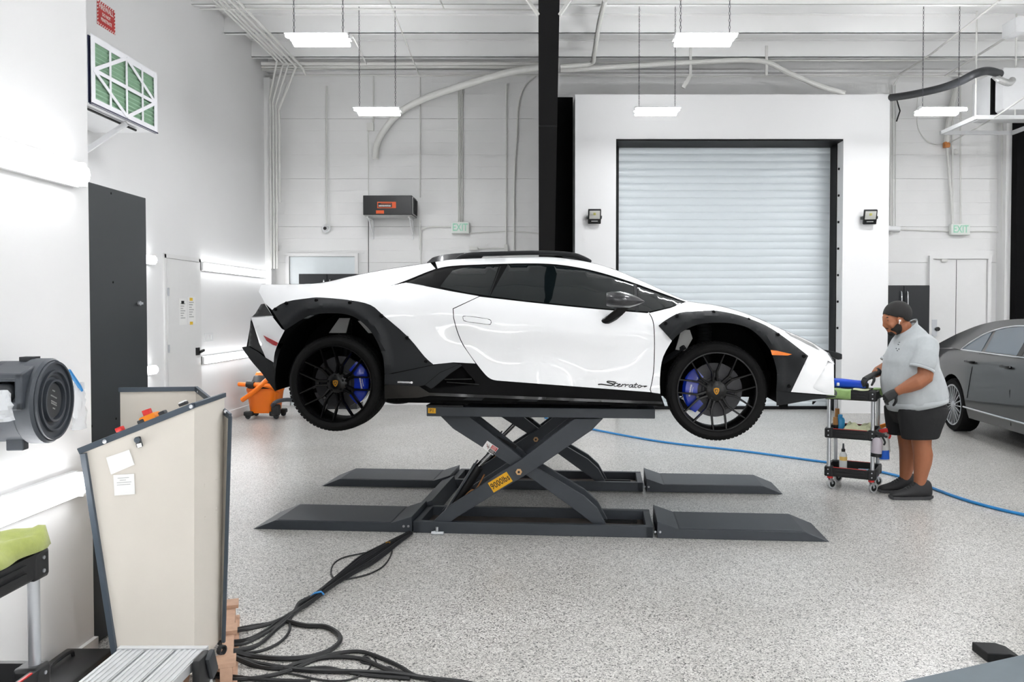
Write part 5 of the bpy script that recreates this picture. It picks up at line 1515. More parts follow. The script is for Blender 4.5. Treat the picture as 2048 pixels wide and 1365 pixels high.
# ---- service carts
def make_cart(label, loc, rot, w_=0.46, d_=0.40, caster_a=0.4):
    t = thing('service_cart', label, 'cart', loc, rot, group='three-tier service carts', local=True)
    for z in (0.12, 0.47, 0.82):
        m = MB(); r = 0.05
        def ring(wd, dp, zz, rr):
            pts = []
            for cx_, cy_, a0 in ((wd / 2 - rr, dp / 2 - rr, 0), (-wd / 2 + rr, dp / 2 - rr, 1), (-wd / 2 + rr, -dp / 2 + rr, 2), (wd / 2 - rr, -dp / 2 + rr, 3)):
                for k in range(4):
                    a = math.pi / 2 * (a0 + k / 3)
                    pts.append(V((cx_ + math.cos(a) * rr, cy_ + math.sin(a) * rr, zz)))
            return pts
        m.loft([ring(w_ - 0.03, d_ - 0.03, z, r), ring(w_, d_, z + 0.012, r), ring(w_ + 0.01, d_ + 0.01, z + 0.085, r), ring(w_ - 0.03, d_ - 0.03, z + 0.085, r), ring(w_ - 0.045, d_ - 0.045, z + 0.02, r)])
        tr = m.build('tray', 'cart_black', t)
        for s in (-1, 1):
            for zz in (0.03, 0.055):
                MB().bx(-w_ * 0.28, w_ * 0.28, s * (d_ / 2 + 0.002), s * (d_ / 2 + 0.008), z + zz, z + zz + 0.012).build('tray_rib', 'cart_black', tr)
            for sx in (-1, 1):
                MB().bx(sx * w_ / 2 - sx * 0.07, sx * w_ / 2 + sx * 0.004, s * d_ / 2 - s * 0.07, s * d_ / 2 + s * 0.006, z + 0.0, z + 0.09).build('tray_corner', 'cart_black', tr, bevel=0.012)
                for zz in (0.025, 0.065):
                    MB().cyl((sx * (w_ / 2 - 0.03), s * (d_ / 2 + 0.006), z + zz), (sx * (w_ / 2 - 0.03), s * (d_ / 2 + 0.009), z + zz), 0.006, n=8).build('tray_screw', 'alu', tr)
        if z < 0.8:
            for s in (-1, 1): MB().bx(-w_ * 0.33, w_ * 0.33, s * (d_ / 2 - 0.004), s * (d_ / 2 + 0.003), z + 0.084, z + 0.089).build('red_edge', 'red_plastic', tr)
    for sx in (-1, 1):
        for s in (-1, 1):
            for z0, z1 in ((0.19, 0.475), (0.54, 0.825)):
                MB().cyl((sx * (w_ / 2 - 0.03), s * (d_ / 2 - 0.025), z0), (sx * (w_ / 2 - 0.03), s * (d_ / 2 - 0.025), z1), 0.017, n=14).build('post', 'alu', t)
            c = V((sx * (w_ / 2 - 0.04), s * (d_ / 2 - 0.04), 0))
            cs = MB().cyl(c + V((0, 0, 0.10)), c + V((0, 0, 0.125)), 0.026, n=12).build('caster', 'red_plastic', t)
            ca = V((math.cos(caster_a), math.sin(caster_a), 0)); cn = V((-ca.y, ca.x, 0))
            wc = c + ca * 0.02 + V((0, 0, 0.045))
            MB().lathe([(0.03, -0.012), (0.042, -0.012), (0.045, 0.0), (0.042, 0.012), (0.03, 0.012)], wc, cn, 24).build('caster_tyre', 'stool_alu', cs)
            MB().lathe([(0.0005, -0.010), (0.031, -0.010), (0.031, 0.010), (0.0005, 0.010)], wc, cn, 20).build('caster_hub', 'cart_black', cs)
            m = MB(); m.bar(c + V((0, 0, 0.1)) + cn * 0.016, wc + cn * 0.016, 0.004, 0.02); m.bar(c + V((0, 0, 0.1)) - cn * 0.016, wc - cn * 0.016, 0.004, 0.02); m.build('caster_fork', 'alu', cs)
    return t
make_cart('three-tier service cart with green towel cut off at the lower left edge', (-1.72, 2.16, 0), math.pi / 2, w_=0.5, d_=0.44, caster_a=1.2)
# towel draped over the near cart
def towel(pts_top, thick, mat, name, label, group=None, sub=2):
    m = MB(); m.prism([V(p) for p in pts_top], (0, 0, thick))
    o = m.build(name, mat); tag(o, label, 'towel', group)
    return o
def heap(c, sx, sy, h, mat, name, label, seed=1, drop=None, group=None, rotz=0.0, cat='towel'):
    random.seed(seed); n = 18; rg = []
    R = Matrix.Rotation(rotz, 3, 'Z')
    ph = [random.uniform(0, 6.28) for _ in range(6)]
    def hgt(u, v):
        e = max(0.0, 1 - max(abs(u), abs(v)) ** 6)
        f = 0.75 + 0.16 * math.sin(5 * u + 2 * v + ph[0]) + 0.12 * math.sin(9 * v - 4 * u + ph[1]) + 0.08 * math.sin(13 * u + ph[2])
        return h * e ** 0.5 * f
    grid = []
    for i in range(n + 1):
        for j in range(n + 1):
            u, v = -1 + 2 * i / n, -1 + 2 * j / n
            wob = 1 + 0.05 * math.sin(7 * v + ph[3]) * abs(u) + 0.05 * math.sin(6 * u + ph[4]) * abs(v)
            z = hgt(u, v)
            if drop and u * drop[0] + v * drop[1] > drop[2]: z -= (u * drop[0] + v * drop[1] - drop[2]) * drop[3]
            grid.append(V(c) + R @ V((u * sx * wob, v * sy * wob, z)))
    fs = [(i * (n + 1) + j, (i + 1) * (n + 1) + j, (i + 1) * (n + 1) + j + 1, i * (n + 1) + j + 1) for i in range(n) for j in range(n)]
    m = MB(); m.add(grid, fs)
    o = m.build(name, mat, solid=0.006, smooth=80); tag(o, label, cat, group)
    return o
heap((-1.66, 2.25, 0.912), 0.17, 0.19, 0.075, 'towel_green', 'microfiber_towel', 'yellow-green towel bunched on the near cart at the left edge', 3)
# ---- orange shop vacuum
vc = fl(517, 838); vc = V((-4.14, 12.0, 0))
t = thing('shop_vacuum', 'orange wet dry shop vacuum on the floor behind the car tail', 'vacuum', vc)
def rr(w0, d0, z, n=20, pw=4.0):
    out = []
    for k in range(n):
        a = 2 * math.pi * k / n; c_, s_ = math.cos(a), math.sin(a)
        rad = (abs(c_) ** pw + abs(s_) ** pw) ** (-1 / pw)
        out.append(vc + V((c_ * rad * w0, s_ * rad * d0, z)))
    return out
m = MB(); m.loft([rr(0.185, 0.19, 0.09), rr(0.2, 0.2, 0.12), rr(0.235, 0.23, 0.40), rr(0.245, 0.24, 0.42), rr(0.245, 0.24, 0.46)]); m.build('tank', 'orange_vac', t)
m = MB(); m.loft([rr(0.235, 0.23, 0.46), rr(0.225, 0.22, 0.52), rr(0.18, 0.18, 0.57, pw=3), rr(0.165, 0.165, 0.63, pw=2.5), rr(0.14, 0.14, 0.65, pw=2.5)]); m.build('power_head', 'cart_black', t)
m = MB(); m.loft([rr(0.15, 0.12, 0.65, pw=2.5), rr(0.13, 0.11, 0.69, pw=2.5), rr(0.06, 0.06, 0.70, pw=2.5)]); m.build('top_handle', 'orange_vac', t)
for sx in (-1, 1):
    for s in (-1, 1):
        c = vc + V((sx * 0.19, s * 0.17, 0))
        f_ = MB().rbox(c + V((0, 0, 0.085)), (0.14, 0.12, 0.07), 0.02).build('caster_foot', 'cart_black', t)
        MB().lathe([(0.0005, -0.015), (0.04, -0.015), (0.045, 0), (0.04, 0.015), (0.0005, 0.015)], c + V((sx * 0.02, 0, 0.045)), (0.3, 1, 0), 16).build('caster_wheel', 'reel_dark', f_)
v_ = lambda px, py, Y: at(px, py, Y)
MB().tube(smooth_path([v_(484, 801, 11.72), v_(500, 790, 11.7), v_(520, 773, 11.68), v_(532, 762, 11.7), v_(537, 760, 11.75)], 5), 0.035, 10).build('wand', 'orange_vac', t)
MB().tube(smooth_path([v_(478, 769, 11.78), v_(500, 770, 11.72), v_(525, 770, 11.7), v_(545, 775, 11.74), v_(555, 783, 11.9), v_(560, 786, 12.1)], 5), 0.033, 10).build('hose', 'orange_vac', t)
MB().cyl(v_(493, 769, 11.7), v_(508, 770, 11.7), 0.045, n=12).build('hose_cuff', 'cart_black', t)
MB().tube(smooth_path([v_(545, 812, 11.75), v_(553, 804, 11.7), v_(575, 800, 11.9), v_(600, 803, 12.3)], 5), 0.03, 8).build('suction_hose', 'reel_grey', t)
MB().rbox(v_(552, 820, 11.8), (0.12, 0.12, 0.16), 0.03).build('drain_cap', 'cart_black', t)
# ---- cables from the console to the lift
t = thing('cable_bundle', 'bundle of black hydraulic hoses and cables from console to lift', 'cables', fl(650, 1190))
random.seed(21)
def cab(pts, r, z=None, mat='cable_black', nm='cable'):
    P = []
    for q in pts:
        zz = q[2] if len(q) > 2 else r + 0.001
        P.append(fl(q[0], q[1], zz))
    return MB().tube(smooth_path(P, 5), r, 6).build(nm, mat, t)
core = [(822, 1066), (795, 1082), (770, 1098), (735, 1120), (700, 1143), (665, 1168), (632, 1193), (605, 1210)]
for k in range(8):
    off = k - 3.5
    spread = [0.5, 1.0, 1.6, 2.2, 1.5, 0.9, 0.8, 1.2]
    pts = [(x + off * 1.6 * s, y + off * 0.9 * s, 0.010 + 0.012 * ((k * 3) % 4) / 2) for (x, y), s in zip(core, spread)]
    tails = ([(585, 1226), (540, 1248), (500, 1258), (452, 1266, 0.05), (440, 1268, 0.12)],
             [(588, 1224), (545, 1245), (505, 1252), (455, 1262, 0.04), (440, 1264, 0.12)],
             [(580, 1232), (556, 1252), (520, 1272), (480, 1285), (440, 1296, 0.08)],
             [(578, 1238), (550, 1262), (520, 1288), (480, 1300), (440, 1302, 0.06)],
             [(582, 1236), (579, 1262), (560, 1285), (520, 1303), (470, 1308), (440, 1300, 0.06)],
             [(572, 1236), (535, 1265), (490, 1288), (446, 1290, 0.05), (438, 1288, 0.1)],
             [(570, 1240), (530, 1280), (500, 1298), (440, 1305, 0.06)],
             [(590, 1222), (560, 1240), (530, 1262), (490, 1280), (440, 1284, 0.08)])[k]
    cab(pts + tails, 0.007 if k % 3 else 0.009)
cab([(575, 1243), (610, 1252), (650, 1254), (676, 1268), (680, 1282), (668, 1296), (645, 1308), (610, 1316), (560, 1318), (500, 1312), (440, 1296, 0.08)], 0.012)
cab([(444, 1299, 0.08), (480, 1318), (540, 1332), (620, 1342), (700, 1344), (780, 1348), (860, 1358), (940, 1368), (1060, 1400), (1150, 1460)], 0.011)
cab([(444, 1301, 0.07), (500, 1330), (560, 1338), (600, 1326), (660, 1315), (720, 1318), (770, 1338), (830, 1354), (900, 1364), (1000, 1390), (1080, 1440)], 0.010)
cab([(410, 1352), (470, 1360), (540, 1352), (590, 1338), (625, 1322), (670, 1308), (720, 1304), (760, 1316), (800, 1334), (830, 1352), (880, 1364), (960, 1395), (1020, 1440)], 0.009)
cab([(444, 1303, 0.06), (520, 1334), (580, 1340), (650, 1336), (690, 1344), (740, 1352), (820, 1358)], 0.008)
cab([(560, 1344), (600, 1352), (650, 1362), (700, 1360), (735, 1342), (742, 1326), (735, 1316), (722, 1318), (724, 1326), (750, 1330), (765, 1336), (782, 1336), (790, 1350), (800, 1362)], 0.0045)
cab([(725, 1316), (735, 1310), (748, 1316), (755, 1330), (770, 1340), (780, 1336)], 0.004)
cab([(790, 1082), (772, 1094), (740, 1104), (690, 1115), (668, 1128), (662, 1146), (668, 1158)], 0.005)
cab([(778, 1094), (784, 1104), (770, 1130), (740, 1148), (700, 1158), (672, 1164), (650, 1180)], 0.005)
cab([(420, 1345, 0.05), (450, 1352), (500, 1358), (560, 1362), (620, 1364)], 0.010)
p = fl(634, 1192, 0.02); MB().tube([p + V((-0.03, -0.02, 0)), p + V((-0.01, -0.01, 0.018)), p + V((0.02, 0.01, 0.018)), p + V((0.035, 0.015, 0))], 0.006, 6).build('hose_tie', 'hose_blue', t)
p = fl(776, 1086, 0.03); MB().rbox(p, (0.03, 0.015, 0.012), 0.003).build('brass_coupling', 'gold', t)
# ---- blue air hose across the floor
pts = [(1090, 836), (1115, 843), (1200, 862), (1330, 885), (1480, 902), (1600, 918), (1700, 932), (1765, 945), (1815, 958), (1860, 975), (1920, 997), (1990, 1017), (2070, 1034), (2200, 1052), (2400, 1066)]
o = MB().tube(smooth_path([fl(x, y, 0.013) for x, y in pts], 6), 0.0125, 10).build('air_hose', 'hose_blue'); tag(o, 'blue air hose lying across the floor past the cart', 'hose')
# ---- second lift plate and rubber block in the lower right corner
e_ = V((0.93, 0.365, 0)).normalized(); n_ = V((e_.y, -e_.x, 0))
q0 = fl(1815, 1361, 0.07) - e_ * 0.45
t = thing('drive_on_ramp', 'grey steel drive-on ramp cut off at the lower right corner', 'ramp', V((q0.x, q0.y, 0)))
L = 1.7
prof = [(0.0, 0.0), (0.2, 0.07), (L, 0.07), (L, 0.0)]
m = MB(); m.prism([V((q0.x, q0.y, 0)) + e_ * (a - 0.0) + V((0, 0, z)) for a, z in prof], n_ * 0.55); m.build('ramp_body', 'plate_grey', t, smooth=0, bevel=0.004)
m = MB(); m.bar(V((q0.x, q0.y, 0.071)) + e_ * 0.25 + n_ * 0.275, V((q0.x, q0.y, 0.071)) + e_ * (L - 0.05) + n_ * 0.275, 0.5, 0.004); m.build('ramp_tread', 'plate_grey', t, smooth=0)
b0 = fl(1979, 1326, 0)
m = MB()
lp = [V((0, 0, 0)), V((0.0, 0, 0.042)), V((0.10, 0, 0.044)), V((0.15, 0, 0.03)), V((0.16, 0, 0.0))]
Rb = Matrix.Rotation(-0.15, 3, 'Z')
m.prism([b0 + Rb @ (p + V((-0.01, 0.0, 0))) for p in lp], Rb @ V((-0.02, 0.13, 0)))
o = m.build('rubber_block', 'rubber', bevel=0.004); tag(o, 'black rubber block on the floor beside the grey ramp', 'block')
# ================================================================== dark sedan at the right
mk('sedan_paint', '0e1012', 0.3, var=0.05, vs=300, coat=0.7, spec=0.4)
mk('sedan_glass', '4a5a66', 0.06, var=0.08, vs=1.5, spec=0.8)
mk('alloy', 'b9bbbe', 0.3, metal=0.7, var=0.05)
SPH = math.radians(5.0)
sp_ = at(1905, 808, 10.65)
SO = V((sp_.x + 0.93 * math.cos(SPH), sp_.y - 0.93 * math.sin(SPH), 0))
sedan = thing('sedan', 'dark grey sedan with chrome window trim parked at the right edge', 'car', SO, -(math.pi / 2 + SPH), local=True)
def lerp_tab(tab, x):
    if x <= tab[0][0]: return tab[0][1]
    for (a, b), (c, d) in zip(tab, tab[1:]):
        if x <= c: return b + (d - b) * (x - a) / (c - a)
    return tab[-1][1]
def sw(x, z):
    b = lerp_tab([(-1.15, .80), (-0.9, .88), (-0.4, .935), (0.2, .945), (2.5, .945), (3.3, .93), (3.8, .86), (4.15, .72)], x)
    if z < 0.5: b -= 0.05 * ((0.5 - z) / 0.3) ** 2
    if z > 0.88: b -= 0.10 * min((z - 0.88) / 0.22, 1.0) ** 2
    if z > 1.10: b -= (z - 1.10) * 0.56
    return max(b, 0.05)
def smap(x, z, dw=0.0): return V((x, -(sw(x, z) + dw), z))
s_top = curve2([(-1.12, 1.06), (-0.89, 1.15), (-0.4, 1.29), (0.05, 1.41), (0.46, 1.478), (0.85, 1.51), (1.2, 1.52), (1.7, 1.505), (2.2, 1.41), (2.7, 1.24), (3.1, 1.12), (3.6, 1.04), (4.0, 0.93)], 4)
def arch(cx_, r, a0=0.0, a1=math.pi, n=16): return [(cx_ + r * math.cos(a0 + (a1 - a0) * k / n), 0.36 + r * math.sin(a0 + (a1 - a0) * k / n)) for k in range(n + 1)]
low = [(-1.12, 1.06)] + [(-1.16, 0.8), (-1.12, 0.5), (-1.0, 0.26), (-0.45, 0.22), (-0.42, 0.36)] + list(reversed(arch(0, 0.41)))[1:-1] + [(0.42, 0.36), (0.44, 0.24), (2.66, 0.24), (2.68, 0.36)] + list(reversed(arch(3.1, 0.41)))[1:-1] + [(3.52, 0.36), (3.55, 0.22), (4.05, 0.25), (4.18, 0.6), (4.0, 0.93), (3.6, 1.04), (3.1, 1.12), (2.78, 1.10), (1.5, 1.085), (0.1, 1.09), (-0.3, 1.10)]
panel('side_body', low, 'sedan_paint', sedan, smap, step=0.12, edge=0.06, rim=0.02)
dl = curve2([(0.06, 1.10), (0.2, 1.2), (0.5, 1.335), (0.9, 1.415), (1.3, 1.44), (1.8, 1.42), (2.3, 1.31), (2.76, 1.11)], 4)
up = s_top + [(3.1, 1.12), (2.78, 1.105), (1.5, 1.09), (0.1, 1.095), (-0.3, 1.105), (-1.12, 1.06)]
panel('side_upper', [p for p in s_top if p[0] < 2.75] + [(2.78, 1.105), (1.5, 1.09), (0.1, 1.095), (-0.3, 1.105), (-1.1, 1.06)], 'sedan_paint', sedan, smap, step=0.1, edge=0.05, rim=0.0)
def win(x0, x1):
    return [p for p in dl if x0 <= p[0] <= x1]
for nm, x0, x1 in (('quarter_glass', 0.06, 0.62), ('rear_door_glass', 0.66, 1.50), ('front_door_glass', 1.60, 2.74)):
    tp = win(x0, x1)
    zt0 = lerp_tab(dl, x0); zt1 = lerp_tab(dl, x1)
    panel(nm, [(x0 + 0.02, zt0 - 0.012)] + [(a, b - 0.012) for a, b in tp if x0 + 0.03 < a < x1 - 0.03] + [(x1 - 0.02, zt1 - 0.012), (x1 - 0.0, 1.105), (x0 + 0.06, 1.108)], 'sedan_glass', sedan, smap, dw=0.006, step=0.09, edge=0.05, rim=0.01)
panel('door_pillar', [(1.49, 1.10), (1.61, 1.10), (1.61, 1.43), (1.49, 1.44)], 'gloss_black', sedan, smap, dw=0.004, step=0.1, edge=0.05)
for s in (1, -1):
    def tube_on(pts, r, dw, nm, mat, fl_=1.0):
        q = [smap(a, b, dw) for a, b in pts]
        for p in q: p.y *= s
        MB().tube(q, r, 6, flat=fl_).build(nm, mat, sedan)
    tube_on(dl, 0.011, 0.008, 'window_chrome', 'chrome')
    tube_on([(0.06, 1.10), (0.8, 1.092), (1.5, 1.087), (2.2, 1.09), (2.78, 1.10)], 0.012, 0.008, 'window_chrome', 'chrome')
    tube_on([(0.36, 0.375), (1.0, 0.372), (1.8, 0.372), (2.6, 0.375)], 0.012, 0.008, 'sill_chrome', 'chrome')
    tube_on([(0.62, 1.09), (0.60, 0.9), (0.50, 0.6), (0.47, 0.5)], 0.003, 0.002, 'door_seam', 'void_black')
    tube_on([(1.56, 1.09), (1.56, 0.7), (1.55, 0.3)], 0.003, 0.002, 'door_seam', 'void_black')
    for hx in (0.52, 1.45):
        q = [smap(hx + d, 0.97, dw_) for d, dw_ in ((-0.10, 0.0), (-0.085, 0.03), (0.085, 0.03), (0.10, 0.0))]
        for p in q: p.y *= s
        MB().tube(smooth_path(q, 4), 0.014, 8).build('door_handle', 'gloss_black', sedan)
def scap(x0, x1, nm, mat, crown):
    rows = []
    for (x, z) in [p for p in s_top if x0 <= p[0] <= x1]:
        h_ = sw(x, z)
        rows.append([V((x, h_ * t_, z + crown * (1 - t_ * t_))) for t_ in [-1 + 2 * k / 12 for k in range(13)]])
    MB().loft(rows, cap=False, closed=False).build(nm, mat, sedan, smooth=60)
scap(-1.2, -0.75, 'boot_lid', 'sedan_paint', 0.02); scap(-0.8, 0.3, 'rear_window', 'gloss_black', 0.03); scap(0.2, 1.75, 'roof', 'sedan_paint', 0.03); scap(1.7, 2.75, 'windscreen', 'gloss_black', 0.03); scap(2.65, 4.1, 'bonnet', 'sedan_paint', 0.03)
def ends(pts, nm, mat):
    rows = [[V((x, sw(x, z) * t_, z)) for t_ in (-1, -0.5, 0, 0.5, 1)] for x, z in pts]
    MB().loft(rows, cap=False, closed=False).build(nm, mat, sedan)
ends([(-1.12, 1.06), (-1.16, 0.8), (-1.12, 0.5), (-1.0, 0.26)], 'rear_fascia', 'sedan_paint'); ends([(4.0, 0.93), (4.18, 0.6), (4.05, 0.25)], 'front_fascia', 'gloss_black')
MB().bx(-0.9, 3.9, -0.78, 0.78, 0.2, 0.3).build('underbody', 'matte_black', sedan)
for cx_ in (0.0, 3.1):
    for s in (-1, 1):
        o = V((cx_, s * 0.935, 0.36)); ax = V((0, s, 0)); R_ = 0.355
        m = MB(); m.lathe([(0.74 * R_, -0.22), (0.95 * R_, -0.235), (R_, -0.2), (R_, -0.03), (0.95 * R_, 0.0), (0.82 * R_, 0.003), (0.77 * R_, -0.008)], o, ax, 48); wl = m.build('wheel', 'tyre', sedan)
        m = MB(); m.lathe([(0.77 * R_, -0.01), (0.77 * R_, 0.002), (0.72 * R_, 0.0), (0.70 * R_, -0.05), (0.70 * R_, -0.2)], o, ax, 48); m.build('rim', 'alloy', wl)
        m = MB(); m.lathe([(0.0005, -0.075), (0.7 * R_, -0.075)], o, ax, 32); m.build('rim_back', 'void_black', wl)
        for k in range(20):
            a = 2 * math.pi * k / 20; d = V((math.cos(a), 0, math.sin(a)))
            MB().bar(o + d * 0.05 + ax * -0.02, o + d * 0.735 * R_ + ax * -0.008, 0.013, 0.02, up=ax).build('spoke', 'alloy', wl)
        m = MB(); m.lathe([(0.0005, 0.0), (0.035, -0.002), (0.06, -0.02), (0.06, -0.05)], o, ax, 24); m.build('hub', 'alloy', wl)
        m = MB(); rg = [[V((cx_ + 0.42 * math.cos(a), s * y, 0.36 + 0.42 * math.sin(a))) for a in [math.pi * k / 16 for k in range(17)]] for y in (0.9, 0.55)]
        m.loft(rg, cap=False, closed=False); m.add([V((cx_, s * 0.55, 0.36))] + rg[1], [(0, k, k + 1) for k in range(1, 17)]); m.build('wheel_well', 'matte_black', sedan)

# ================================================================== cart beside the man and the things on it
mk('blue_tool', '1148c8', 0.35, var=0.06)
mk('bottle_clear', 'e2e4e2', 0.25, var=0.03, alpha=0.9)
mk('liquid_yellow', 'e6c06a', 0.3, var=0.05)
mk('liquid_blue', '1f62d2', 0.25, var=0.05)
mk('cloth_pale', 'd8dcb8', 0.95, var=0.08, bump=0.4, bs=300)
mk('sponge_blue', '9fc8e2', 0.9, var=0.1, bump=0.6, bs=200)
mk('bottle_blue', '3aa0dc', 0.3, var=0.06)
mk('wood_handle', 'a8763e', 0.5, var=0.15, vs=30)
mk('bottle_grey', 'b8b0b8', 0.35, var=0.05)
CR = math.radians(-30)
CC = V((2.872, 7.27, 0))
CU, CV = V((math.cos(CR), math.sin(CR), 0)), V((-math.sin(CR), math.cos(CR), 0))
make_cart('three-tier black service cart with casters in front of the man', CC, CR, w_=0.43, caster_a=0.9)
def cl(u, v, z): return CC + CU * u + CV * v + V((0, 0, z))
# green towel over the front rim of the top tray
m = MB(); rows = []
prof = [(-0.08, 0.90), (-0.13, 0.913), (-0.2, 0.914), (-0.214, 0.905), (-0.218, 0.87), (-0.219, 0.83)]
for i in range(13):
    u = -0.235 + 0.24 * i / 12
    rows.append([cl(u - 0.01 * j * (1 if i < 2 else 0), v - 0.004 * math.sin(u * 60 + j), z + 0.003 * math.sin(u * 40)) for j, (v, z) in enumerate(prof)])
m.loft(rows, cap=False, closed=False); o = m.build('microfiber_towel', 'towel_sage', solid=0.008); tag(o, 'sage green towel hung over the front rim of the cart top', 'towel', 'towels on the cart')
m = MB(); rows = []
for i in range(9):
    u = 0.02 + 0.13 * i / 8
    rows.append([cl(u, v, z + 0.003 * math.sin(u * 50)) for v, z in ((-0.02, 0.91), (-0.1, 0.918), (-0.18, 0.92), (-0.2, 0.916))])
m.loft(rows, cap=False, closed=False); o = m.build('microfiber_towel', 'cloth_pale', solid=0.01); tag(o, 'pale folded towel under the blue tool on the cart top', 'towel', 'towels on the cart')
m = MB(); rows = []
for i in range(9):
    v = -0.02 + 0.14 * i / 8
    rows.append([cl(u + 0.006 * math.sin(v * 60), v, z + 0.006 * math.sin(v * 40)) for u, z in ((0.165, 0.913), (0.221, 0.914), (0.23, 0.89), (0.235, 0.84 + 0.03 * abs(i - 4) / 4))])
m.loft(rows, cap=False, closed=False); o = m.build('microfiber_towel', 'towel_sage', solid=0.01); tag(o, 'sage green towel hanging off the right end of the cart by the man', 'towel', 'towels on the cart')
# blue polisher
t = thing('power_polisher', 'blue cordless polisher lying on top of the cart', 'power tool', cl(-0.02, -0.06, 0.92))
bp0 = cl(-0.17, -0.06, 0.962); bp1 = cl(0.13, -0.10, 0.958)
d, s_, u_ = frame_of(bp1 - bp0)
rg = []
for q, a_, b_ in ((0.0, 0.03, 0.03), (0.03, 0.042, 0.040), (0.25, 0.044, 0.042), (0.6, 0.038, 0.036), (0.85, 0.036, 0.034), (0.97, 0.03, 0.028), (1.0, 0.015, 0.015)):
    c = bp0.lerp(bp1, q)
    rg.append([c + s_ * (abs(math.cos(x)) ** 0.6 * math.copysign(1, math.cos(x)) * a_) + u_ * (abs(math.sin(x)) ** 0.6 * math.copysign(1, math.sin(x)) * b_) for x in [2 * math.pi * k / 16 for k in range(16)]])
MB().loft(rg).build('body', 'blue_tool', t)
MB().tube([cl(-0.26, -0.05, 0.945), cl(-0.24, -0.05, 0.955), cl(-0.17, -0.06, 0.958)], [0.012, 0.03, 0.034], 12).build('head', 'cart_black', t)
MB().rbox(cl(-0.12, -0.11, 0.952), (0.022, 0.02, 0.03), 0.005).build('switch', 'print_white', t)
MB().cyl(cl(0.12, -0.11, 0.95), cl(0.135, -0.112, 0.95), 0.024, n=14).build('end_cap', 'cart_black', t)
# middle tray
heap(cl(0.05, -0.03, 0.50), 0.13, 0.11, 0.10, 'cloth_pale', 'wash_mitt', 'pale yellow cloth heaped on the middle tray of the cart', 5, rotz=CR, cat='cloth')
def bottle(base, h_, r_, mat, name, label, cat='bottle', capm=None, tilt=None, liquid=None, nozzle=False, trigger=None):
    t = thing(name, label, cat, base)
    ax_ = V(tilt).normalized() if tilt else V((0, 0, 1))
    m = MB(); m.lathe([(0.0005, 0), (r_ * 0.95, 0), (r_, 0.01), (r_, h_ * 0.68), (r_ * 0.85, h_ * 0.78), (r_ * 0.4, h_ * 0.86), (r_ * 0.4, h_ * 0.92), (0.0005, h_ * 0.92)], base, ax_, 20); m.build('body', mat, t)
    if liquid:
        m = MB(); m.lathe([(r_ * 1.01, h_ * liquid[1]), (r_ * 1.012, h_ * liquid[1] + 0.002), (r_ * 1.012, h_ * liquid[2] - 0.002), (r_ * 1.01, h_ * liquid[2])], base, ax_, 20); m.build('liquid', liquid[0], t)
    if capm:
        m = MB(); m.lathe([(r_ * 0.5, h_ * 0.86), (r_ * 0.5, h_ * 0.97), (r_ * 0.3, h_ * 0.99), (0.0005, h_ * 0.99)], base, ax_, 16); m.build('cap', capm, t)
    if nozzle:
        m = MB(); m.cyl(base + ax_ * h_ * 0.98, base + ax_ * h_ * 1.2, 0.011, 0.007, n=8); m.build('nozzle', 'reel_grey', t)
    if trigger:
        hd = base + ax_ * h_ * 1.02
        f_ = V(trigger[1]).normalized()
        m = MB(); m.bar(hd - f_ * 0.035, hd + f_ * 0.055, 0.03, 0.035); m.bar(hd + f_ * 0.055, hd + f_ * 0.08, 0.02, 0.02); th_ = m.build('trigger_head', trigger[0], t, bevel=0.006)
        m = MB(); m.tube(smooth_path([hd + f_ * 0.035 - V((0, 0, 0.01)), hd + f_ * 0.06 - V((0, 0, 0.05)), hd + f_ * 0.05 - V((0, 0, 0.08))], 4), 0.009, 6); m.build('trigger', trigger[0], th_)
    return t
bottle(cl(-0.12, 0.02, 0.495), 0.17, 0.04, 'bottle_blue', 'detail_bottle', 'blue bottle standing on the middle tray of the cart', capm='bottle_blue', nozzle=False)
t = thing('detail_brush', 'wooden handled brush standing at the left end of the middle tray', 'brush', cl(-0.155, 0.06, 0.49))
MB().cyl(cl(-0.155, 0.06, 0.62), cl(-0.155, 0.06, 0.71), 0.022, 0.02, n=12).build('handle', 'wood_handle', t); MB().cyl(cl(-0.155, 0.06, 0.495), cl(-0.155, 0.06, 0.62), 0.02, 0.024, n=12).build('bristles', 'cart_black', t)
t = thing('detail_brush', 'short wooden brush standing beside the taller one in the middle tray', 'brush', cl(-0.155, -0.02, 0.49))
MB().cyl(cl(-0.155, -0.02, 0.57), cl(-0.155, -0.02, 0.64), 0.024, 0.02, n=12).build('handle', 'wood_handle', t); MB().cyl(cl(-0.155, -0.02, 0.495), cl(-0.155, -0.02, 0.57), 0.02, 0.026, n=12).build('bristles', 'cart_black', t)
# bottom tray
bottle(cl(-0.08, -0.05, 0.142), 0.22, 0.034, 'bottle_clear', 'squeeze_bottle', 'white squeeze bottle with black cap on the bottom tray', capm='cart_black', nozzle=True, liquid=('liquid_yellow', 0.50, 0.66))
o = MB().rbox(cl(0.11, -0.06, 0.165), (0.12, 0.08, 0.045), 0.01, R=Matrix.Rotation(CR + 0.2, 3, 'Z')).build('sponge', 'sponge_blue'); tag(o, 'light blue sponge on the bottom tray of the cart', 'sponge')
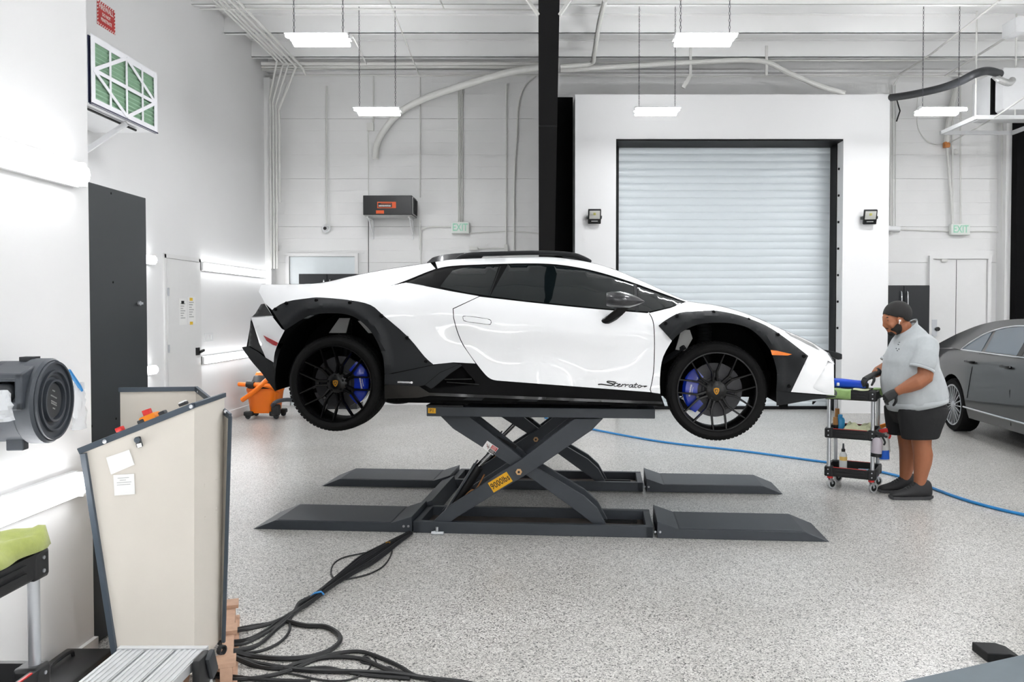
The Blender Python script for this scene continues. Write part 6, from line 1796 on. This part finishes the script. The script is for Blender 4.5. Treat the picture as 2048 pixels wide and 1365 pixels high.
# spray bottles hung on the right end
bottle(at(1769, 921, 7.10), 0.26, 0.042, 'bottle_clear', 'spray_bottle', 'spray bottle of blue liquid with red trigger hung on the cart', tilt=(-0.05, 0, 1), liquid=('liquid_blue', 0.05, 0.36), trigger=('red_plastic', (1, -0.5, 0.3)))
bottle(at(1752, 914, 6.99), 0.20, 0.045, 'bottle_grey', 'spray_bottle', 'grey spray bottle with black trigger hung on the cart', tilt=(0.08, 0, 1), liquid=('cart_black', 0.0, 0.16), trigger=('cart_black', (1, -0.5, -0.4)), capm='cart_black')
bottle(at(1772, 905, 7.22), 0.24, 0.038, 'bottle_clear', 'spray_bottle', 'spray bottle with orange trigger at the back right end of the cart', tilt=(-0.08, 0, 1), trigger=('estop_orange', (1, -0.3, 0.4)))

# ================================================================== the man
mk('skin', '9a6040', 0.5, var=0.06, vs=40, sss=0.05, bump=0.05, bs=300)
mk('hair', '100e0d', 0.7, var=0.4, vs=220, bump=0.6, bs=500)
mk('beard', '15100d', 0.75, var=0.4, vs=220, bump=0.5, bs=500)
mk('polo', 'aeb3b5', 0.9, var=0.06, vs=50, bump=0.2, bs=30, sheen=0.2)
mk('shorts_black', '0d0e10', 0.85, var=0.2, vs=30, bump=0.25, bs=40)
mk('glove', '141516', 0.55, var=0.15, vs=60, bump=0.2, bs=200)
mk('shoe', '1d1d1f', 0.7, var=0.2, vs=60, bump=0.2, bs=200)
mk('sole', '3a3a3c', 0.6, var=0.1)
mk('eye_dark', '0a0808', 0.2)
MY = 6.95
man = thing('person', 'man in light grey polo shirt and black shorts leaning over the cart', 'person', at(1815, 985, MY) * 1.0)
man.location.z = 0; ORIG[man.name] = V(man.location)
def pp(px, py, dy=0.0): return at(px, py, MY + dy) if False else V((at(px, py, MY).x, MY + dy, at(px, py, MY).z))
def ring(xf, xb, yf, yb, ry, dy=0.0, n=28, pw=2.2):
    a, b = pp(xf, yf, dy), pp(xb, yb, dy)
    c = (a + b) / 2; ex = (b - a) / 2
    out = []
    for k in range(n):
        t_ = 2 * math.pi * k / n
        cc, ss = math.cos(t_), math.sin(t_)
        q = (abs(cc) ** pw + abs(ss) ** pw) ** (-1 / pw)
        out.append(c + ex * (cc * q) + V((0, ry * ss * q, 0)))
    return out
def fuse(mb, name, mat, parent, voxel=0.007, smooth_it=6, factor=0.5):
    o = mb.build(name, mat, parent)
    r = o.modifiers.new('remesh', 'REMESH'); r.mode = 'VOXEL'; r.voxel_size = voxel; r.use_smooth_shade = True
    s_ = o.modifiers.new('smooth', 'SMOOTH'); s_.iterations = smooth_it; s_.factor = factor
    me = evaluated_mesh(o)
    old = o.data; o.modifiers.clear(); o.data = me; bpy.data.meshes.remove(old)
    me.name = name
    if not me.materials: me.materials.append(MAT[mat])
    return o
b = MB()
# head, neck
Rh = Matrix.Rotation(math.radians(-24), 3, 'Y')
hc = pp(1794, 630)
b.ell(hc, (0.112, 0.080, 0.105), Rh, 24, 16)
b.ell(pp(1782, 642), (0.068, 0.066, 0.095), Matrix.Rotation(math.radians(-18), 3, 'Y'), 20, 14)     # face
b.ell(pp(1789, 660), (0.052, 0.060, 0.045), Matrix.Rotation(math.radians(-25), 3, 'Y'), 20, 12)     # jaw
b.ell(pp(1784.5, 667), (0.024, 0.03, 0.024))                                                          # chin
b.ell(pp(1770, 635), (0.017, 0.045, 0.014))                                                       # brow
b.tube([pp(1768, 640), pp(1768.5, 647), pp(1768.5, 653)], [0.010, 0.014, 0.017], 10)                    # nose
b.ell(pp(1772, 655), (0.016, 0.019, 0.010))
b.ell(pp(1775.5, 660), (0.014, 0.026, 0.008)); b.ell(pp(1777.5, 664), (0.013, 0.024, 0.008))          # lips
b.ell(pp(1779, 650, -0.045), (0.03, 0.025, 0.03)); b.ell(pp(1779, 650, 0.045), (0.03, 0.025, 0.03))   # cheeks
b.tube([pp(1803, 648), pp(1810, 660), pp(1816, 680), pp(1820, 700)], [0.066, 0.068, 0.075, 0.09], 16)
# trunk under the clothes
b.loft([ring(1790, 1872, 830, 815, .17), ring(1781, 1878, 790, 780, .22), ring(1780, 1862, 740, 735, .21), ring(1788, 1856, 705, 700, .19), ring(1797, 1840, 680, 668, .13)])
# arms
nearA = [(1832, 692, -0.17), (1826, 715, -0.235), (1820, 750, -0.265), (1806, 760, -0.26), (1792, 768, -0.24), (1779, 775, -0.215), (1772, 780, -0.20)]
b.tube([pp(*q) for q in nearA], [0.085, 0.08, 0.068, 0.066, 0.055, 0.04, 0.036], 14)
farA = [(1832, 692, 0.17), (1822, 712, 0.235), (1804, 738, 0.25), (1788, 744, 0.22), (1772, 746, 0.16), (1762, 751, 0.12)]
b.tube([pp(*q) for q in farA], [0.085, 0.08, 0.066, 0.058, 0.046, 0.036], 14)
# legs
def leg(dy, dx, dz):
    L = [(1832, 815, .115), (1831, 850, .10), (1829, 876, .082), (1830, 890, .077), (1832.5, 905, .079), (1831.5, 920, .074), (1828.5, 940, .060), (1826, 958, .049), (1825, 970, .048), (1824, 982 + dz, .05)]
    b.tube([pp(x + dx, y, dy) for x, y, r in L], [r for x, y, r in L], 18)
    f0 = pp(1822 + dx, 990, dy); 
    b.ell(f0 + V((-0.06, 0, 0.0)), (0.13, 0.042, 0.03))
leg(-0.125, 0, 0); leg(0.125, -2, 0)
body = fuse(b, 'body', 'skin', man, 0.0065, 5)
# ears with an earbud
for s in (-1, 1):
    e = MB(); c = pp(1791, 642.5, s * 0.082)
    e.ell(c, (0.020, 0.010, 0.033), Matrix.Rotation(math.radians(-15), 3, 'Y') @ Matrix.Rotation(s * 0.35, 3, 'Z'))
    e.build('ear', 'skin', man)
    MB().ell(pp(1790, 641.5, s * 0.094), (0.009, 0.007, 0.010)).build('earbud', 'print_white', man)
    MB().cyl(pp(1789.5, 642, s * 0.096), pp(1788.5, 648, s * 0.095), 0.0035, n=8).build('earbud', 'print_white', man)
    MB().ell(pp(1771.5, 641, s * 0.036), (0.008, 0.016, 0.004)).build('eye', 'eye_dark', man)
    MB().ell(pp(1770.5, 635, s * 0.034), (0.009, 0.020, 0.005)).build('eyebrow', 'beard', man)
# hair: cap over the skull, cut along the hairline
def shell(c, r, R, keep, name, mat, nu=72, nv=48, th=0.006):
    m = MB(); vs = []; fs = []
    for j in range(nv + 1):
        ph = math.pi * j / nv
        for k in range(nu):
            a = 2 * math.pi * k / nu
            vs.append(V(c) + R @ V((r[0] * math.sin(ph) * math.cos(a), r[1] * math.sin(ph) * math.sin(a), r[2] * math.cos(ph))))
    for j in range(nv):
        for k in range(nu):
            f = (j * nu + k, j * nu + (k + 1) % nu, (j + 1) * nu + (k + 1) % nu, (j + 1) * nu + k)
            q = sum((vs[i] for i in f), V((0, 0, 0))) / 4
            if keep(q): fs.append(f)
    m.add(vs, fs); o = m.build(name, mat, man, solid=th, smooth=80, fix=False)
    bm = bmesh.new(); bm.from_mesh(o.data)
    bmesh.ops.delete(bm, geom=[v for v in bm.verts if not v.link_faces], context='VERTS')
    bmesh.ops.remove_doubles(bm, verts=bm.verts[:], dist=1e-4)
    bmesh.ops.recalc_face_normals(bm, faces=bm.faces[:]); bm.to_mesh(o.data); bm.free()
    return o
hl = [(pp(x, y).x, pp(x, y).z) for x, y in ((1755, 628), (1765, 627), (1774, 631), (1782, 634), (1787, 634), (1794, 634), (1803, 640), (1812, 643), (1830, 640))]
shell(hc + V((0.004, 0, 0.006)), (0.121, 0.089, 0.113), Rh, lambda q: q.z > lerp_tab(hl, q.x), 'hair', 'hair')
bl_ = [(pp(x, y).x, pp(x, y).z) for x, y in ((1770, 658), (1776, 658), (1781, 656), (1785, 651), (1788, 644), (1800, 644))]
shell(pp(1790, 656), (0.056, 0.0665, 0.060), Matrix.Rotation(math.radians(-28), 3, 'Y'), lambda q: q.z < lerp_tab(bl_, q.x) and q.x < pp(1800, 650).x, 'beard', 'beard')
MB().ell(pp(1783.5, 666.5), (0.034, 0.040, 0.028)).build('beard', 'beard', man)
MB().ell(pp(1773.5, 657.6), (0.010, 0.028, 0.004)).build('moustache', 'beard', man)
# polo shirt: trunk, sleeves, collar
s_ = MB()
s_.loft([ring(1777, 1888, 812, 797, .25), ring(1773, 1890, 803, 789, .262), ring(1770, 1886, 785, 772, .267), ring(1768.5, 1877, 762, 750, .262), ring(1769, 1872, 740, 735, .256), ring(1772, 1870, 722, 716, .25), ring(1778, 1866, 706, 697, .243), ring(1784.5, 1858, 692, 680, .225), ring(1790, 1846, 682, 662, .185), ring(1794, 1834, 675, 649, .12), ring(1797, 1829, 669, 645, .085)])
for s in (-1, 1):
    q = nearA if s < 0 else farA
    if s < 0: pts, rad = [(1838, 684, -0.10), (1832, 691, -0.17), (1826, 708, -0.225), (1819, 724, -0.25), (1815, 733, -0.258)], [0.085, 0.108, 0.104, 0.098, 0.096]
    else: pts, rad = [(1838, 684, 0.10), (1832, 691, 0.17), (1824, 708, 0.225), (1814, 722, 0.245), (1808, 730, 0.25)], [0.085, 0.108, 0.104, 0.098, 0.096]
    s_.tube([pp(*k) for k in pts], rad, 20)
sh = fuse(s_, 'polo_shirt', 'polo', man, 0.009, 5)
# wrinkles in the cloth, soft and shallow
_nr = [v.normal.copy() for v in sh.data.vertices]
for v, nr in zip(sh.data.vertices, _nr):
    p = v.co
    w_ = math.sin(26 * p.z + 14 * p.x + 3 * math.sin(7 * p.x)) * 0.5 + math.sin(17 * p.z - 20 * p.x) * 0.35 + math.sin(40 * p.x + 9 * p.z) * 0.15
    lowf = max(0.0, min(1.0, (1.35 - p.z) / 0.3))
    v.co = p + nr * (0.007 * w_ * (0.3 + 0.7 * lowf))
m = MB(); m.loft([ring(1792, 1833, 677, 649, .108), ring(1794.5, 1831.5, 669, 638, .098), ring(1797, 1829, 670, 641, .088)], cap=False); m.build('collar', 'polo', sh)
# cuff bands and front tail of the shirt
for s, p0_, p1_ in ((-1, (1816, 731, -0.257), (1814, 736, -0.26)), (1, (1809, 728, 0.25), (1806, 733, 0.252))):
    MB().tube([pp(*p0_), pp(*p1_)], [0.099, 0.0975], 24, cap=False).build('cuff', 'polo', sh, solid=0.004)
m = MB()
fr0 = [ring(1775, 1889, 806, 792, .258, n=40), ring(1777, 1889, 813, 797, .253, n=40), ring(1781, 1889, 822, 799, .247, n=40)]
m.loft(fr0, cap=False); m.build('shirt_tail', 'polo', sh, solid=0.004)
for px, py in ((1785, 684), (1783, 688), (1784, 697), (1781, 700), (1779, 696)):
    u = pp(px, py, -0.13); MB().ell(u + V((-0.008, -0.02, 0)), (0.006, 0.004, 0.004)).build('chest_print', 'reel_grey', sh)
# shorts
s_ = MB()
s_.loft([ring(1778, 1886, 798, 792, .235), ring(1780, 1886, 812, 806, .24), ring(1783, 1883, 828, 824, .24), ring(1790, 1872, 846, 842, .20)])
for s in (-1, 1):
    dx = 0 if s < 0 else -3
    s_.loft([ring(1784 + dx, 1882 + dx, 815, 812, .12, s * 0.12), ring(1785 + dx, 1878 + dx, 832, 830, .125, s * 0.122), ring(1788 + dx, 1869 + dx, 852, 850, .122, s * 0.124), ring(1792 + dx, 1861 + dx, 874, 871, .118, s * 0.126)])
so = fuse(s_, 'shorts', 'shorts_black', man, 0.010, 4)
# shoes
def shoe(toe, heel, ytop, ysole, dy):
    z0 = 0.0
    X0, X1 = pp(toe, 990).x, pp(heel, 990).x
    L_ = X1 - X0
    rg = []
    for t_, w_, h_ in ((0.0, 0.018, 0.035), (0.04, 0.036, 0.058), (0.15, 0.05, 0.072), (0.35, 0.052, 0.092), (0.50, 0.050, 0.125), (0.60, 0.054, 0.16), (0.70, 0.058, 0.175), (0.85, 0.058, 0.175), (0.95, 0.045, 0.165), (1.0, 0.028, 0.13)):
        x = X0 + L_ * t_
        rg.append([V((x, MY + dy - w_, 0.018)), V((x, MY + dy - w_ * 1.08, 0.03 + (h_ - 0.03) * 0.45)), V((x, MY + dy - w_ * 0.6, h_ * 0.93)), V((x, MY + dy, h_)), V((x, MY + dy + w_ * 0.6, h_ * 0.93)), V((x, MY + dy + w_ * 1.08, 0.03 + (h_ - 0.03) * 0.45)), V((x, MY + dy + w_, 0.018))])
    o = MB().loft(rg).build('shoe', 'shoe', man, subsurf=1, smooth=80)
    sl = []
    for t_, w_, zt_ in ((0.0, 0.022, 0.034), (0.05, 0.040, 0.028), (0.3, 0.053, 0.026), (0.6, 0.05, 0.028), (0.9, 0.047, 0.032), (1.02, 0.03, 0.034)):
        x = X0 - 0.004 + L_ * t_
        sl.append([V((x, MY + dy - w_, 0.002 if 0.02 < t_ < 0.99 else 0.014)), V((x, MY + dy - w_ * 1.04, zt_)), V((x, MY + dy + w_ * 1.04, zt_)), V((x, MY + dy + w_, 0.002 if 0.02 < t_ < 0.99 else 0.014))])
    MB().loft(sl).build('sole', 'sole', o)
    m = MB()
    for k in range(5):
        x = X0 + L_ * (0.38 + 0.055 * k); zz = 0.098 + 0.012 * k
        m.tube([V((x, MY + dy - 0.03, zz - 0.008)), V((x, MY + dy, zz + 0.004)), V((x, MY + dy + 0.03, zz - 0.008))], 0.004, 5)
    m.build('laces', 'sole', o)
shoe(1767, 1849, 973, 1005, -0.125)
shoe(1768, 1850, 962, 985, 0.125)
# gloved hands
def hand(W, d, n, th_side, curl, name, splay=0.12, thumb_out=0.7):
    """W wrist, d direction to the knuckles, n back of the hand, th_side +1/-1 side of the thumb, curl bends per finger joint"""
    d = V(d).normalized(); n = V(n); n = (n - d * n.dot(d)).normalized(); s = d.cross(n).normalized() * th_side
    m = MB(); W = V(W)
    rg = []
    for t_, hw_, hh_ in ((-0.05, 0.034, 0.030), (-0.02, 0.031, 0.027), (0.0, 0.031, 0.025), (0.03, 0.040, 0.022), (0.07, 0.045, 0.019), (0.1, 0.043, 0.016)):
        c = W + d * t_
        rg.append([c + s * (math.cos(a) * hw_) + n * (math.sin(a) * hh_) for a in [2 * math.pi * k / 14 for k in range(14)]])
    m.loft(rg)
    for f, (off, ln) in enumerate(((0.033, 0.072), (0.011, 0.082), (-0.011, 0.076), (-0.032, 0.060))):
        p = W + d * 0.092 + s * off
        a = 0.0; pts = [W + d * 0.06 + s * off * 0.9, p]
        dirv = (d + s * (off * splay * 10)).normalized()
        for j, fr_ in enumerate((0.45, 0.31, 0.24)):
            a += curl[f][j]
            dd = dirv * math.cos(a) - n * math.sin(a)
            p = p + dd * ln * fr_
            pts.append(p)
        m.tube(smooth_path(pts, 3), [0.0105] * 3 + [0.0100] * 4 + [0.0092] * 3 + [0.0085] * 2 + [0.006], 10)
    b0 = W + d * 0.028 + s * 0.028 - n * 0.006
    t1 = b0 + (d * 0.5 + s * thumb_out - n * 0.35).normalized() * 0.04
    t2 = t1 + (d * 0.75 + s * thumb_out * 0.4 - n * 0.5).normalized() * 0.032
    t3_ = t2 + (d * 0.8 + s * 0.0 - n * 0.6).normalized() * 0.024
    m.tube(smooth_path([W + d * 0.01 + s * 0.012, b0, t1, t2, t3_], 3), [0.014] * 4 + [0.0125] * 4 + [0.0105] * 3 + [0.009, 0.006], 10)
    o = fuse(m, name, 'glove', man, 0.0035, 2)
    cf = MB(); cf.tube([W - d * 0.052, W - d * 0.04], [0.037, 0.036], 16, cap=False); cf.build('glove_cuff', 'glove', o, solid=0.004)
    return o
wn = pp(1773, 779, -0.20)
hand(wn, (-0.75, 0.25, -0.55), (-0.2, -0.75, 0.6), -1, [(0.55, 0.9, 0.6), (0.6, 0.9, 0.6), (0.65, 0.95, 0.6), (0.7, 1.0, 0.6)], 'glove')
wf = pp(1761, 751, 0.12)
hand(wf, (-0.85, -0.1, -0.42), (-0.35, -0.15, 0.9), -1, [(0.45, 0.35, 0.25), (0.5, 0.4, 0.3), (0.55, 0.5, 0.3), (0.6, 0.5, 0.3)], 'glove', thumb_out=0.5)
bpy.data.scenes.remove(TMP)
